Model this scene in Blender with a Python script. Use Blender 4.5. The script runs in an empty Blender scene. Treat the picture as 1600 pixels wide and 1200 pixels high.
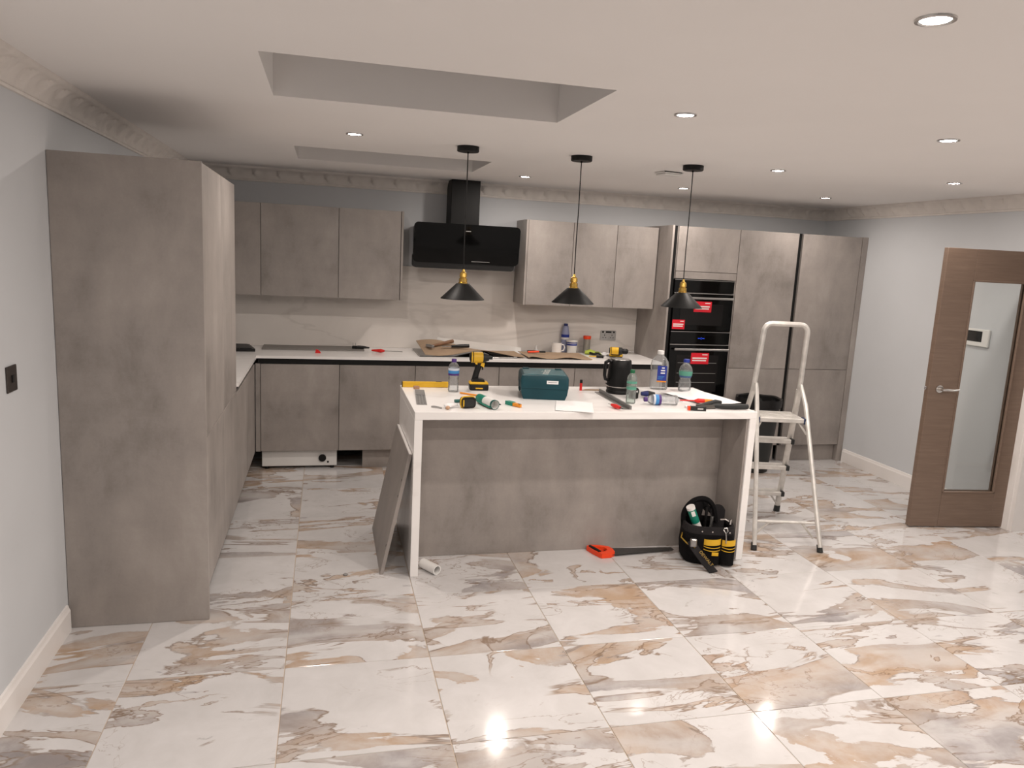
import bpy, bmesh, math, random
from mathutils import Vector, Matrix

# ------------------------------------------------------------------ camera, world, exposure
sc = bpy.context.scene
COL = sc.collection
F_PX, CX, CY, CZ = 1177.8, 1.0893, -6.5010, 1.7176
YAW, PITCH, ROLL = 0.2468, 0.1667, 0.0509
cd = bpy.data.cameras.new('camera'); cam = bpy.data.objects.new('camera', cd); COL.objects.link(cam)
cd.sensor_fit = 'HORIZONTAL'; cd.sensor_width = 36.0; cd.lens = 36.0 * F_PX / 1600.0; cd.clip_start = 0.05
fw = Vector((math.sin(YAW)*math.cos(PITCH), math.cos(YAW)*math.cos(PITCH), -math.sin(PITCH)))
rt = Vector((math.cos(YAW), -math.sin(YAW), 0)); up = rt.cross(fw)
r2 = math.cos(ROLL)*rt + math.sin(ROLL)*up; u2 = -math.sin(ROLL)*rt + math.cos(ROLL)*up
cam.matrix_world = Matrix(((r2.x, u2.x, -fw.x, CX), (r2.y, u2.y, -fw.y, CY), (r2.z, u2.z, -fw.z, CZ), (0, 0, 0, 1)))
sc.camera = cam
wd = bpy.data.worlds.new('night'); sc.world = wd; wd.use_nodes = True
wd.node_tree.nodes['Background'].inputs[0].default_value = (0.02, 0.025, 0.04, 1)
wd.node_tree.nodes['Background'].inputs[1].default_value = 0.3
sc.view_settings.view_transform = 'Standard'; sc.view_settings.look = 'None'
sc.view_settings.gamma = 1.0; sc.view_settings.use_curve_mapping = False
sc.view_settings.exposure = 0.0
LAMP_W = 12.5            # radiant power of one ceiling downlight
LAMP_COL = (1.0, 0.90, 0.82)
LAMP_SPREAD = math.radians(180)

# ------------------------------------------------------------------ room numbers (metres)
HC = 2.317      # ceiling
WR = 5.767      # right wall
YF = -9.0       # wall behind the camera
CT = 0.897      # worktop height
IZ = 0.904      # island top
YD = -0.62      # front of base and tall doors
R = random.Random(7)

# ------------------------------------------------------------------ materials
MATS = {}
def srgb(r, g, b):
    f = lambda c: (c/255/12.92) if c/255 <= 0.04045 else ((c/255+0.055)/1.055)**2.4
    return (f(r), f(g), f(b), 1)
def mat(name, col=(0.8, 0.8, 0.8, 1), rough=0.5, metal=0.0, var=0.06, vscale=6.0, bump=0.0, bscale=60.0, trans=0.0, ior=1.45, emit=None, estr=0.0, alpha=1.0, coat=0.0, spec=0.5):
    if name in MATS: return MATS[name]
    m = bpy.data.materials.new(name); m.use_nodes = True; nt = m.node_tree; N = nt.nodes; L = nt.links
    b = N['Principled BSDF']; b.inputs['Roughness'].default_value = rough; b.inputs['Metallic'].default_value = metal
    b.inputs['IOR'].default_value = ior; b.inputs['Transmission Weight'].default_value = trans
    b.inputs['Coat Weight'].default_value = coat; b.inputs['Specular IOR Level'].default_value = spec; b.inputs['Alpha'].default_value = alpha
    if emit: b.inputs['Emission Color'].default_value = emit; b.inputs['Emission Strength'].default_value = estr
    b.inputs['Base Color'].default_value = col
    tc = N.new('ShaderNodeTexCoord')
    if var > 0:
        nz = N.new('ShaderNodeTexNoise'); nz.inputs['Scale'].default_value = vscale; nz.inputs['Detail'].default_value = 4
        L.new(tc.outputs['Object'], nz.inputs['Vector'])
        mr = N.new('ShaderNodeMapRange'); mr.inputs[1].default_value = 0.3; mr.inputs[2].default_value = 0.7
        mr.inputs[3].default_value = 1-var; mr.inputs[4].default_value = 1+var; L.new(nz.outputs[0], mr.inputs[0])
        mx = N.new('ShaderNodeMix'); mx.data_type = 'RGBA'; mx.blend_type = 'MULTIPLY'; mx.inputs[0].default_value = 1
        mx.inputs[6].default_value = col; L.new(mr.outputs[0], mx.inputs[7]); L.new(mx.outputs[2], b.inputs['Base Color'])
    if bump > 0:
        n2 = N.new('ShaderNodeTexNoise'); n2.inputs['Scale'].default_value = bscale; n2.inputs['Detail'].default_value = 3
        L.new(tc.outputs['Object'], n2.inputs['Vector'])
        bp = N.new('ShaderNodeBump'); bp.inputs['Strength'].default_value = bump; bp.inputs['Distance'].default_value = 0.002
        L.new(n2.outputs[0], bp.inputs['Height']); L.new(bp.outputs[0], b.inputs['Normal'])
    MATS[name] = m; return m

def ramp(N, L, src, stops):
    r = N.new('ShaderNodeValToRGB'); e = r.color_ramp.elements
    while len(e) < len(stops): e.new(0.5)
    for k, (p, c) in enumerate(stops): e[k].position = p; e[k].color = c
    L.new(src, r.inputs[0]); return r
def mathn(N, L, op, a, b=None, clamp=False):
    m = N.new('ShaderNodeMath'); m.operation = op; m.use_clamp = clamp
    for k, v in enumerate((a, b)):
        if v is None: continue
        if isinstance(v, (int, float)): m.inputs[k].default_value = v
        else: L.new(v, m.inputs[k])
    return m.outputs[0]
def mixc(N, L, f, a, b):
    m = N.new('ShaderNodeMix'); m.data_type = 'RGBA'
    for k, v in ((0, f), (6, a), (7, b)):
        if isinstance(v, (int, float, tuple)): m.inputs[k].default_value = v
        else: L.new(v, m.inputs[k])
    return m.outputs[2]
def randvec(N, L, amt=37.0):
    oi = N.new('ShaderNodeObjectInfo'); tc = N.new('ShaderNodeTexCoord')
    cm = N.new('ShaderNodeCombineXYZ')
    for k, f in enumerate((1.0, 2.7, 0.61)): L.new(mathn(N, L, 'MULTIPLY', oi.outputs['Random'], amt*f), cm.inputs[k])
    va = N.new('ShaderNodeVectorMath'); va.operation = 'ADD'; L.new(tc.outputs['Object'], va.inputs[0]); L.new(cm.outputs[0], va.inputs[1])
    return va.outputs[0], oi.outputs['Random']
def noise(N, L, vec, scale, detail=5, rough=0.55, dist=0.0):
    n = N.new('ShaderNodeTexNoise'); n.inputs['Scale'].default_value = scale; n.inputs['Detail'].default_value = detail
    n.inputs['Roughness'].default_value = rough; n.inputs['Distortion'].default_value = dist; L.new(vec, n.inputs['Vector']); return n.outputs[0]
def mapr(N, L, src, a, b, c=0.0, d=1.0, smooth=True):
    m = N.new('ShaderNodeMapRange'); m.interpolation_type = 'SMOOTHSTEP' if smooth else 'LINEAR'
    for k, v in ((1, a), (2, b), (3, c), (4, d)):
        if isinstance(v, (int, float)): m.inputs[k].default_value = v
        else: L.new(v, m.inputs[k])
    L.new(src, m.inputs[0]); return m.outputs[0]
def scaled(N, L, vec, s, rot=0.0):
    m = N.new('ShaderNodeMapping'); m.inputs['Scale'].default_value = s; m.inputs['Rotation'].default_value = (0, 0, rot); L.new(vec, m.inputs[0]); return m.outputs[0]

def concrete_mat():
    m = bpy.data.materials.new('concrete_effect_laminate'); m.use_nodes = True; N = m.node_tree.nodes; L = m.node_tree.links
    b = N['Principled BSDF']; vec, rnd = randvec(N, L)
    big = noise(N, L, scaled(N, L, vec, (1.25, 1.25, 0.8)), 2.3, 8, 0.62, 0.25)
    streak = noise(N, L, scaled(N, L, vec, (1.0, 1.0, 0.35)), 9, 5, 0.65, 0.2)
    bands = noise(N, L, scaled(N, L, vec, (0.4, 0.4, 2.2)), 3.2, 4, 0.6, 0.6)
    fine = noise(N, L, vec, 90, 3, 0.7)
    v = mathn(N, L, 'ADD', mathn(N, L, 'MULTIPLY', big, 0.62), mathn(N, L, 'MULTIPLY', streak, 0.18))
    v = mathn(N, L, 'ADD', v, mathn(N, L, 'MULTIPLY', bands, 0.12)); v = mathn(N, L, 'ADD', v, mathn(N, L, 'MULTIPLY', fine, 0.08))
    r = ramp(N, L, v, [(0.36, (0.205, 0.184, 0.168, 1)), (0.46, (0.280, 0.252, 0.234, 1)), (0.55, (0.325, 0.292, 0.270, 1)), (0.66, (0.385, 0.352, 0.328, 1))])
    L.new(r.outputs[0], b.inputs['Base Color']); b.inputs['Roughness'].default_value = 0.42
    return m
def tile_mat():
    m = bpy.data.materials.new('gold_vein_marble_tile'); m.use_nodes = True; N = m.node_tree.nodes; L = m.node_tree.links
    b = N['Principled BSDF']; vec, rnd = randvec(N, L, 53.0)
    st = scaled(N, L, vec, (0.62, 1.55, 1.0), 0.16)
    n1 = noise(N, L, st, 1.55, 7, 0.54, 1.2)
    dens = mapr(N, L, rnd, 0.0, 1.0, 0.505, 0.575, False)          # each tile has its own share of veining
    d = mathn(N, L, 'SUBTRACT', n1, dens)
    patch = mapr(N, L, d, 0.0, 0.012)
    fade = mapr(N, L, d, 0.01, 0.20, 1.0, 0.35)
    soft = noise(N, L, vec, 5.0, 5, 0.65, 0.4)
    amount = mathn(N, L, 'MULTIPLY', mathn(N, L, 'MULTIPLY', patch, fade), mapr(N, L, soft, 0.3, 0.7, 0.45, 1.0))
    hue = noise(N, L, st, 1.5, 3, 0.5, 0.3)
    tan = ramp(N, L, hue, [(0.34, (0.25, 0.225, 0.225, 1)), (0.46, (0.36, 0.295, 0.25, 1)), (0.58, (0.42, 0.30, 0.205, 1)), (0.7, (0.36, 0.235, 0.15, 1))])
    base = ramp(N, L, soft, [(0.3, (0.55, 0.535, 0.53, 1)), (0.7, (0.63, 0.615, 0.615, 1))])
    c = mixc(N, L, amount, base.outputs[0], tan.outputs[0])
    nb = noise(N, L, scaled(N, L, vec, (0.6, 1.7, 1.0), 0.14), 1.1, 6, 0.54, 1.5)
    wid = mapr(N, L, noise(N, L, vec, 1.9, 3, 0.5), 0.45, 0.70, 0.0, 0.045)
    db = mathn(N, L, 'SUBTRACT', mathn(N, L, 'ABSOLUTE', mathn(N, L, 'SUBTRACT', nb, 0.47)), wid)
    band = mathn(N, L, 'MULTIPLY', mapr(N, L, db, -0.004, 0.006, 1.0, 0.0), mapr(N, L, soft, 0.3, 0.7, 0.35, 0.95))
    band = mathn(N, L, 'MULTIPLY', band, mapr(N, L, wid, 0.001, 0.008))
    c = mixc(N, L, band, c, tan.outputs[0])
    rb = mathn(N, L, 'MULTIPLY', mapr(N, L, mathn(N, L, 'ABSOLUTE', db), 0.0, 0.007, 0.75, 0.0), mapr(N, L, wid, 0.001, 0.010))
    c = mixc(N, L, rb, c, (0.21, 0.14, 0.095, 1))
    # dark line that rims part of each vein
    ad = mathn(N, L, 'ABSOLUTE', d); rim = mapr(N, L, ad, 0.0, 0.014, 1.0, 0.0)
    rm = mapr(N, L, noise(N, L, vec, 3.3, 3, 0.5), 0.44, 0.60)
    rim = mathn(N, L, 'MULTIPLY', rim, mathn(N, L, 'MULTIPLY', rm, 0.85))
    c = mixc(N, L, rim, c, (0.20, 0.135, 0.09, 1))
    # hair veins
    n2 = noise(N, L, scaled(N, L, vec, (0.8, 1.5, 1.0), -0.5), 2.6, 6, 0.55, 1.6)
    h = mapr(N, L, mathn(N, L, 'ABSOLUTE', mathn(N, L, 'SUBTRACT', n2, 0.5)), 0.0, 0.009, 1.0, 0.0)
    h = mathn(N, L, 'MULTIPLY', h, mapr(N, L, noise(N, L, vec, 2.0, 2, 0.5), 0.5, 0.62, 0.0, 0.7))
    c = mixc(N, L, h, c, (0.26, 0.19, 0.145, 1))
    n3 = noise(N, L, scaled(N, L, vec, (0.7, 1.9, 1.0), 0.35), 3.0, 7, 0.6, 1.8)
    g = mapr(N, L, n3, 0.66, 0.72); g = mathn(N, L, 'MULTIPLY', g, 0.5)
    c = mixc(N, L, g, c, (0.20, 0.185, 0.195, 1))
    L.new(c, b.inputs['Base Color']); b.inputs['Roughness'].default_value = 0.10; b.inputs['Specular IOR Level'].default_value = 0.5
    return m
def slab_mat(name, a, bcol, vein, rough):
    m = bpy.data.materials.new(name); m.use_nodes = True; N = m.node_tree.nodes; L = m.node_tree.links
    b = N['Principled BSDF']; tc = N.new('ShaderNodeTexCoord'); vec = tc.outputs['Object']
    s = noise(N, L, vec, 1.3, 5, 0.6, 0.5); base = ramp(N, L, s, [(0.3, a), (0.7, bcol)])
    rot = N.new('ShaderNodeMapping'); rot.inputs['Rotation'].default_value = (0, 0.75, 0.4); rot.inputs['Scale'].default_value = (0.5, 1, 1.6); L.new(vec, rot.inputs[0])
    n2 = noise(N, L, rot.outputs[0], 1.1, 5, 0.5, 0.9)
    h = mapr(N, L, mathn(N, L, 'ABSOLUTE', mathn(N, L, 'SUBTRACT', n2, 0.5)), 0.0, 0.03, 0.55, 0.0)
    c = mixc(N, L, h, base.outputs[0], vein); L.new(c, b.inputs['Base Color']); b.inputs['Roughness'].default_value = rough
    return m
def oak_mat():
    m = bpy.data.materials.new('brown_oak_veneer'); m.use_nodes = True; N = m.node_tree.nodes; L = m.node_tree.links
    b = N['Principled BSDF']; vec, rnd = randvec(N, L)
    n = noise(N, L, scaled(N, L, vec, (3, 3, 40)), 2.0, 6, 0.6, 0.4)
    r = ramp(N, L, n, [(0.3, (0.150, 0.102, 0.074, 1)), (0.55, (0.172, 0.118, 0.087, 1)), (0.75, (0.195, 0.136, 0.102, 1))])
    L.new(r.outputs[0], b.inputs['Base Color']); b.inputs['Roughness'].default_value = 0.35; return m
def thin_glass(name, tint=(1, 1, 1, 1), refl=0.08, haze=0.0):
    m = bpy.data.materials.new(name); m.use_nodes = True; N = m.node_tree.nodes; L = m.node_tree.links
    for n in list(N):
        if n.type == 'BSDF_PRINCIPLED': N.remove(n)
    out = [n for n in N if n.type == 'OUTPUT_MATERIAL'][0]
    t = N.new('ShaderNodeBsdfTransparent'); t.inputs[0].default_value = tint
    g = N.new('ShaderNodeBsdfGlossy'); g.inputs['Roughness'].default_value = 0.04
    lw = N.new('ShaderNodeLayerWeight'); lw.inputs[0].default_value = 0.25
    f = mathn(N, L, 'MULTIPLY_ADD', lw.outputs[0], 0.8, True) if False else mathn(N, L, 'ADD', mathn(N, L, 'MULTIPLY', lw.outputs['Fresnel'], 0.9), refl, True)
    mx = N.new('ShaderNodeMixShader'); L.new(f, mx.inputs[0]); L.new(t.outputs[0], mx.inputs[1]); L.new(g.outputs[0], mx.inputs[2])
    last = mx.outputs[0]
    if haze > 0:
        dd = N.new('ShaderNodeBsdfDiffuse'); dd.inputs[0].default_value = (0.8, 0.8, 0.8, 1)
        m2 = N.new('ShaderNodeMixShader'); m2.inputs[0].default_value = haze; L.new(last, m2.inputs[1]); L.new(dd.outputs[0], m2.inputs[2]); last = m2.outputs[0]
    L.new(last, out.inputs[0]); return m

CONC = concrete_mat(); TILE = tile_mat(); OAK = oak_mat()
WHITE_SLAB = slab_mat('white_quartz', (0.84, 0.82, 0.805, 1), (0.89, 0.87, 0.855, 1), (0.78, 0.75, 0.73, 1), 0.25)
SPLASH = slab_mat('pale_marble_splashback', (0.66, 0.62, 0.58, 1), (0.76, 0.715, 0.675, 1), (0.56, 0.52, 0.485, 1), 0.3)
GROUT = mat('tile_grout', (0.55, 0.45, 0.36, 1), 0.8)
WALL = mat('pale_blue_wall_paint', (0.575, 0.592, 0.612, 1), 0.75, var=0.02, vscale=2, bump=0.05)
CEIL = mat('white_ceiling_paint', (0.86, 0.84, 0.825, 1), 0.85, var=0.015, vscale=1.5)
PLASTER = mat('cornice_plaster', (0.74, 0.70, 0.665, 1), 0.8, var=0.05, vscale=14)
WHITEP = mat('white_gloss_paint', (0.78, 0.75, 0.73, 1), 0.4, var=0.02)
BLACKM = mat('matt_black_metal', (0.006, 0.006, 0.006, 1), 0.5, var=0.1, spec=0.3)
BLACKP = mat('black_plastic', (0.008, 0.0075, 0.0075, 1), 0.4, var=0.1, spec=0.35)
BLACKG = mat('black_glass', (0.0025, 0.0025, 0.0025, 1), 0.06, var=0.0, spec=0.28)
DARKVOID = mat('dark_recess_shade', (0.03, 0.027, 0.025, 1), 0.8)  # near-black colour stands in for the shade inside recesses, gaps and holes
CHROME = mat('brushed_chrome', (0.62, 0.60, 0.58, 1), 0.25, 1.0, var=0.05)
STEEL = mat('brushed_steel', (0.42, 0.41, 0.40, 1), 0.38, 1.0, var=0.08, vscale=30)
ALU = mat('worn_aluminium', (0.62, 0.60, 0.57, 1), 0.45, 0.55, var=0.12, vscale=18)
BRASS = mat('brass', (0.62, 0.40, 0.10, 1), 0.25, 1.0, var=0.05)
YELLOW = mat('yellow_plastic', (0.72, 0.42, 0.022, 1), 0.45)
TEAL = mat('teal_plastic', (0.008, 0.048, 0.062, 1), 0.45, var=0.12, spec=0.3)
TEALT = mat('teal_plastic_worn', (0.035, 0.105, 0.12, 1), 0.5, var=0.3, vscale=20)
GREENT = mat('teal_green_print', srgb(20, 125, 105), 0.4)
REDP = mat('red_plastic', srgb(205, 30, 25), 0.4)
ORANGE = mat('orange_red_plastic', srgb(240, 70, 25), 0.4)
ORANGEB = mat('amber_plastic', srgb(225, 140, 30), 0.45)
STICK = mat('red_sticker', srgb(215, 25, 45), 0.5)
PRINTW = mat('white_print', (0.8, 0.78, 0.76, 1), 0.6, var=0)
PAPER = mat('white_paper', (0.78, 0.77, 0.77, 1), 0.8, var=0.02)
CARD = mat('brown_cardboard', (0.36, 0.255, 0.17, 1), 0.85, var=0.1, vscale=9)
WOODH = mat('hammer_wood', (0.20, 0.10, 0.05, 1), 0.5, var=0.2, vscale=30)
BLUEP = mat('blue_print', srgb(30, 50, 140), 0.45)
NAVY = mat('navy_plastic', srgb(35, 45, 100), 0.4)
PURPLE = mat('purple_plastic', srgb(75, 45, 115), 0.4)
CANVAS = mat('black_canvas', (0.006, 0.0055, 0.006, 1), 0.85, spec=0.15, var=0.25, vscale=40, bump=0.6, bscale=220)
GREYC = mat('charcoal_canvas', (0.022, 0.020, 0.021, 1), 0.85, spec=0.2, var=0.2, bump=0.5, bscale=200)
GREYP = mat('dark_grey_plastic', (0.022, 0.023, 0.023, 1), 0.5, spec=0.35)
MIDGREY = mat('grey_plastic', (0.22, 0.215, 0.21, 1), 0.5)
CERAM = mat('white_ceramic', (0.78, 0.75, 0.72, 1), 0.2, var=0.02)
WHITEPL = mat('white_plastic', (0.76, 0.75, 0.73, 1), 0.4, var=0.02)
LIME = mat('lime_rubber', srgb(165, 180, 70), 0.6)
BLUERUB = mat('navy_rubber', srgb(30, 45, 75), 0.6)
BRONZE = mat('dark_bronze_plate', (0.06, 0.05, 0.045, 1), 0.35, 0.6)
LENS = mat('lit_lamp_lens', (1, 1, 1, 1), 0.3, var=0, emit=(1.0, 0.95, 0.9, 1), estr=40)
PET = thin_glass('clear_bottle_plastic', (0.93, 0.95, 0.96, 1), 0.06, 0.10)
PETG = thin_glass('green_tinted_plastic', (0.86, 0.95, 0.91, 1), 0.06, 0.10)
GLASS = thin_glass('clear_door_glass', (0.97, 0.985, 0.98, 1), 0.01)
LABELG = mat('green_label_film', srgb(85, 150, 130), 0.5)
LABELB = mat('blue_label_film', srgb(60, 130, 190), 0.5)
LABELD = mat('dark_blue_label_film', srgb(60, 85, 130), 0.5)
LCD = mat('lcd_blue_digits', (0.02, 0.06, 0.5, 1), 0.4, var=0, emit=(0.02, 0.08, 0.9, 1), estr=1.2)
SCREEN = mat('dark_screen', (0.010, 0.009, 0.009, 1), 0.25, spec=0.3)

# ------------------------------------------------------------------ mesh helpers
class MB:
    def __init__(s): s.v = []; s.f = []
    def add(s, vs, fs):
        o = len(s.v); s.v += [tuple(p) for p in vs]; s.f += [tuple(i+o for i in f) for f in fs]; return s
    def box(s, x0, x1, y0, y1, z0, z1, bev=0.0, seg=1):
        if x0 > x1: x0, x1 = x1, x0
        if y0 > y1: y0, y1 = y1, y0
        if z0 > z1: z0, z1 = z1, z0
        if bev <= 0:
            return s.add([(x0,y0,z0),(x1,y0,z0),(x1,y1,z0),(x0,y1,z0),(x0,y0,z1),(x1,y0,z1),(x1,y1,z1),(x0,y1,z1)],
                         [(0,3,2,1),(4,5,6,7),(0,1,5,4),(1,2,6,5),(2,3,7,6),(3,0,4,7)])
        bm = bmesh.new(); bmesh.ops.create_cube(bm, size=1)
        for v in bm.verts: v.co = Vector(((x0+x1)/2+v.co.x*(x1-x0), (y0+y1)/2+v.co.y*(y1-y0), (z0+z1)/2+v.co.z*(z1-z0)))
        bmesh.ops.bevel(bm, geom=list(bm.edges), offset=min(bev, 0.49*min(x1-x0, y1-y0, z1-z0)), segments=seg, profile=0.5, affect='EDGES')
        bm.verts.index_update(); s.add([v.co for v in bm.verts], [[v.index for v in f.verts] for f in bm.faces]); bm.free(); return s
    def rings(s, rs, cap0=True, cap1=True, closed=False):
        n = len(rs[0]); o = len(s.v)
        for r in rs: s.v += [tuple(p) for p in r]
        m = len(rs)
        for i in range(m if closed else m-1):
            a = o+i*n; b = o+((i+1) % m)*n
            for j in range(n): s.f.append((a+j, a+(j+1) % n, b+(j+1) % n, b+j))
        if not closed:
            if cap0: s.f.append(tuple(o+j for j in reversed(range(n))))
            if cap1: s.f.append(tuple(o+(m-1)*n+j for j in range(n)))
        return s
    def lathe(s, prof, n=20, c=(0, 0, 0), cap0=True, cap1=True):
        return s.rings([[(c[0]+r*math.cos(2*math.pi*j/n), c[1]+r*math.sin(2*math.pi*j/n), c[2]+z) for j in range(n)] for r, z in prof], cap0, cap1)
    def tube(s, pts, r, n=8, closed=False, flat=1.0, upv=(0, 0, 1)):
        pts = [Vector(p) for p in pts]; rs = []; m = len(pts)
        rr = r if isinstance(r, (list, tuple)) else [r]*m
        prev = None
        for i, p in enumerate(pts):
            if closed: t = pts[(i+1) % m]-pts[i-1]
            else: t = pts[min(i+1, m-1)]-pts[max(i-1, 0)]
            t.normalize()
            if prev is None:
                a = Vector(upv)
                if abs(a.dot(t)) > 0.95: a = Vector((1, 0, 0))
                prev = a
            x = (prev - t*prev.dot(t)).normalized(); prev = x; y = t.cross(x)
            rs.append([p + x*rr[i]*flat*math.cos(2*math.pi*j/n) + y*rr[i]*math.sin(2*math.pi*j/n) for j in range(n)])
        return s.rings(rs, closed=closed)
    def cyl(s, p0, p1, r0, r1=None, n=16): return s.tube([p0, p1], [r0, r0 if r1 is None else r1], n)
    def prism(s, poly, fn, a, b):
        """poly of 2-D points extruded from a to b; fn(u, v, t) -> xyz"""
        n = len(poly); return s.add([fn(u, v, a) for u, v in poly]+[fn(u, v, b) for u, v in poly],
            [tuple(reversed(range(n))), tuple(range(n, 2*n))]+[(j, (j+1) % n, n+(j+1) % n, n+j) for j in range(n)])
    def sheet(s, fn, nu, nv, th=0.0):
        """surface fn(u,v) in 0..1 with thickness th below"""
        top = [fn(i/nu, j/nv) for j in range(nv+1) for i in range(nu+1)]; w = nu+1
        F = [(j*w+i, j*w+i+1, (j+1)*w+i+1, (j+1)*w+i) for j in range(nv) for i in range(nu)]
        if th <= 0: return s.add(top, F)
        k = len(top); bot = [(p[0], p[1], p[2]-th) for p in top]
        F2 = F + [tuple(i+k for i in reversed(f)) for f in F]
        edge = [i for i in range(w)] + [j*w+nu for j in range(1, nv+1)] + [nv*w+i for i in range(nu-1, -1, -1)] + [j*w for j in range(nv-1, 0, -1)]
        for q in range(len(edge)):
            a, b = edge[q], edge[(q+1) % len(edge)]; F2.append((b, a, a+k, b+k))
        return s.add(top+bot, F2)
    def xf(s, M):
        s.v = [tuple(M @ Vector(p)) for p in s.v]; return s
    def build(s, name, m, parent=None, smooth=True, ang=35, recalc=True):
        me = bpy.data.meshes.new(name); me.from_pydata(s.v, [], s.f)
        if recalc:
            bm = bmesh.new(); bm.from_mesh(me); bmesh.ops.recalc_face_normals(bm, faces=bm.faces); bm.to_mesh(me); bm.free()
        if smooth:
            me.polygons.foreach_set('use_smooth', [True]*len(me.polygons)); me.set_sharp_from_angle(angle=math.radians(ang))
        me.materials.append(m); o = bpy.data.objects.new(name, me); COL.objects.link(o)
        if parent: o.parent = parent
        return o
def smooth(pts, k=5):
    P = [Vector(p) for p in pts]; out = []
    for i in range(len(P)-1):
        a, b, c, d = P[max(i-1, 0)], P[i], P[i+1], P[min(i+2, len(P)-1)]
        for j in range(k):
            t = j/k; out.append(0.5*((2*b)+(c-a)*t+(2*a-5*b+4*c-d)*t*t+(3*b-a-3*c+d)*t**3))
    return out+[P[-1]]
def B(*a, **k): return MB().box(*a, **k)
def tag(o, label, cat, group=None):
    o['label'] = label; o['category'] = cat
    if group: o['group'] = group
    return o
def thing(name, label, cat, loc=(0, 0, 0), rz=0.0, group=None):
    o = bpy.data.objects.new(name, None); COL.objects.link(o); o.location = loc; o.rotation_euler = (0, 0, rz); o.empty_display_size = 0.05
    return tag(o, label, cat, group)
def struct(o, label=None):
    o['kind'] = 'structure'
    if label: o['label'] = label
    return o
def sempty(name, loc=(0, 0, 0), rz=0.0):
    o = bpy.data.objects.new(name, None); COL.objects.link(o); o.location = loc; o.rotation_euler = (0, 0, rz); o['kind'] = 'structure'; return o
def text(name, body, size, m, parent, M, extrude=0.0004):
    cu = bpy.data.curves.new(name, 'FONT'); cu.body = body; cu.size = size; cu.extrude = extrude; cu.align_x = 'CENTER'; cu.align_y = 'CENTER'
    t = bpy.data.objects.new(name, cu); COL.objects.link(t)
    dg = bpy.context.evaluated_depsgraph_get(); dg.update(); me = bpy.data.meshes.new_from_object(t.evaluated_get(dg))
    bpy.data.objects.remove(t); bpy.data.curves.remove(cu)
    me.transform(M); me.materials.clear(); me.materials.append(m); o = bpy.data.objects.new(name, me); COL.objects.link(o); o.parent = parent; return o
def rrect(w, h, r, n=5):
    P = []
    for cx, cy, a0 in ((w/2-r, h/2-r, 0), (-w/2+r, h/2-r, 90), (-w/2+r, -h/2+r, 180), (w/2-r, -h/2+r, 270)):
        for k in range(n+1):
            a = math.radians(a0+90*k/n); P.append((cx+r*math.cos(a), cy+r*math.sin(a)))
    return P
XZ = lambda u, v, t: (u, t, v)
XY = lambda u, v, t: (u, v, t)
YZ = lambda u, v, t: (t, u, v)
TR = Matrix.Translation
def RX(a): return Matrix.Rotation(a, 4, 'X')
def RY(a): return Matrix.Rotation(a, 4, 'Y')
def RZ(a): return Matrix.Rotation(a, 4, 'Z')

# ================================================================== THE ROOM
# floor: grout bed, with every marble tile a piece of its own
floor = struct(B(0, 7.3, YF, 0, -0.12, -0.003).build('floor', GROUT, smooth=False), 'white marble tiled floor with tan and grey veins')
X0, Y0, T = 0.339, -3.509, 0.6
def tile_mesh(w, h):
    me = bpy.data.meshes.new('tile'); g = 0.0016
    b = B(-w/2+g, w/2-g, -h/2+g, h/2-g, -0.010, 0.0, bev=0.0012)
    me.from_pydata(b.v, [], b.f); bm = bmesh.new(); bm.from_mesh(me); bmesh.ops.recalc_face_normals(bm, faces=bm.faces); bm.to_mesh(me); bm.free()
    me.materials.append(TILE); return me
shared = {}
xe = [0.0] + [X0+T*k for k in range(0, 9)] + [WR] + [X0+T*k for k in range(10, 12)] + [7.3]
ye = [0.0] + [Y0+T*k for k in range(5, -9, -1)] + [YF]
for i in range(len(xe)-1):
    for j in range(len(ye)-1):
        xa, xb, yb, ya = xe[i], xe[i+1], ye[j], ye[j+1]
        if xa >= WR-0.01 and not (-4.3 < (ya+yb)/2 < -1.2): continue
        k = (round(xb-xa, 3), round(yb-ya, 3))
        if k not in shared: shared[k] = tile_mesh(*k)
        o = bpy.data.objects.new('tile', shared[k]); COL.objects.link(o); o.parent = floor; o.location = ((xa+xb)/2, (ya+yb)/2, 0)

# ceiling with two openings for the roof windows
W1 = (0.875, 2.083, -3.86, -3.135); W2 = (0.895, 2.125, -1.56, -0.873)
cb = MB(); ZT = HC+0.02
ys = [0.13, W2[3], W2[2], W1[3], W1[2], YF-0.13]
cb.box(-0.13, 7.43, ys[1], ys[0], HC, HC+0.02); cb.box(-0.13, 7.43, ys[3], ys[2], HC, HC+0.02); cb.box(-0.13, 7.43, ys[5], ys[4], HC, HC+0.02)
for w in (W1, W2):
    cb.box(-0.13, w[0], w[2], w[3], HC, HC+0.02); cb.box(w[1], 7.43, w[2], w[3], HC, HC+0.02)
    top = HC+0.5
    cb.box(w[0]-0.02, w[0], w[2]-0.02, w[3]+0.02, HC+0.02, top); cb.box(w[1], w[1]+0.02, w[2]-0.02, w[3]+0.02, HC+0.02, top)
    cb.box(w[0], w[1], w[2]-0.02, w[2], HC+0.02, top); cb.box(w[0], w[1], w[3], w[3]+0.02, HC+0.02, top)
struct(cb.build('ceiling', CEIL, smooth=False), 'white plasterboard ceiling with two roof window openings')
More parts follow.
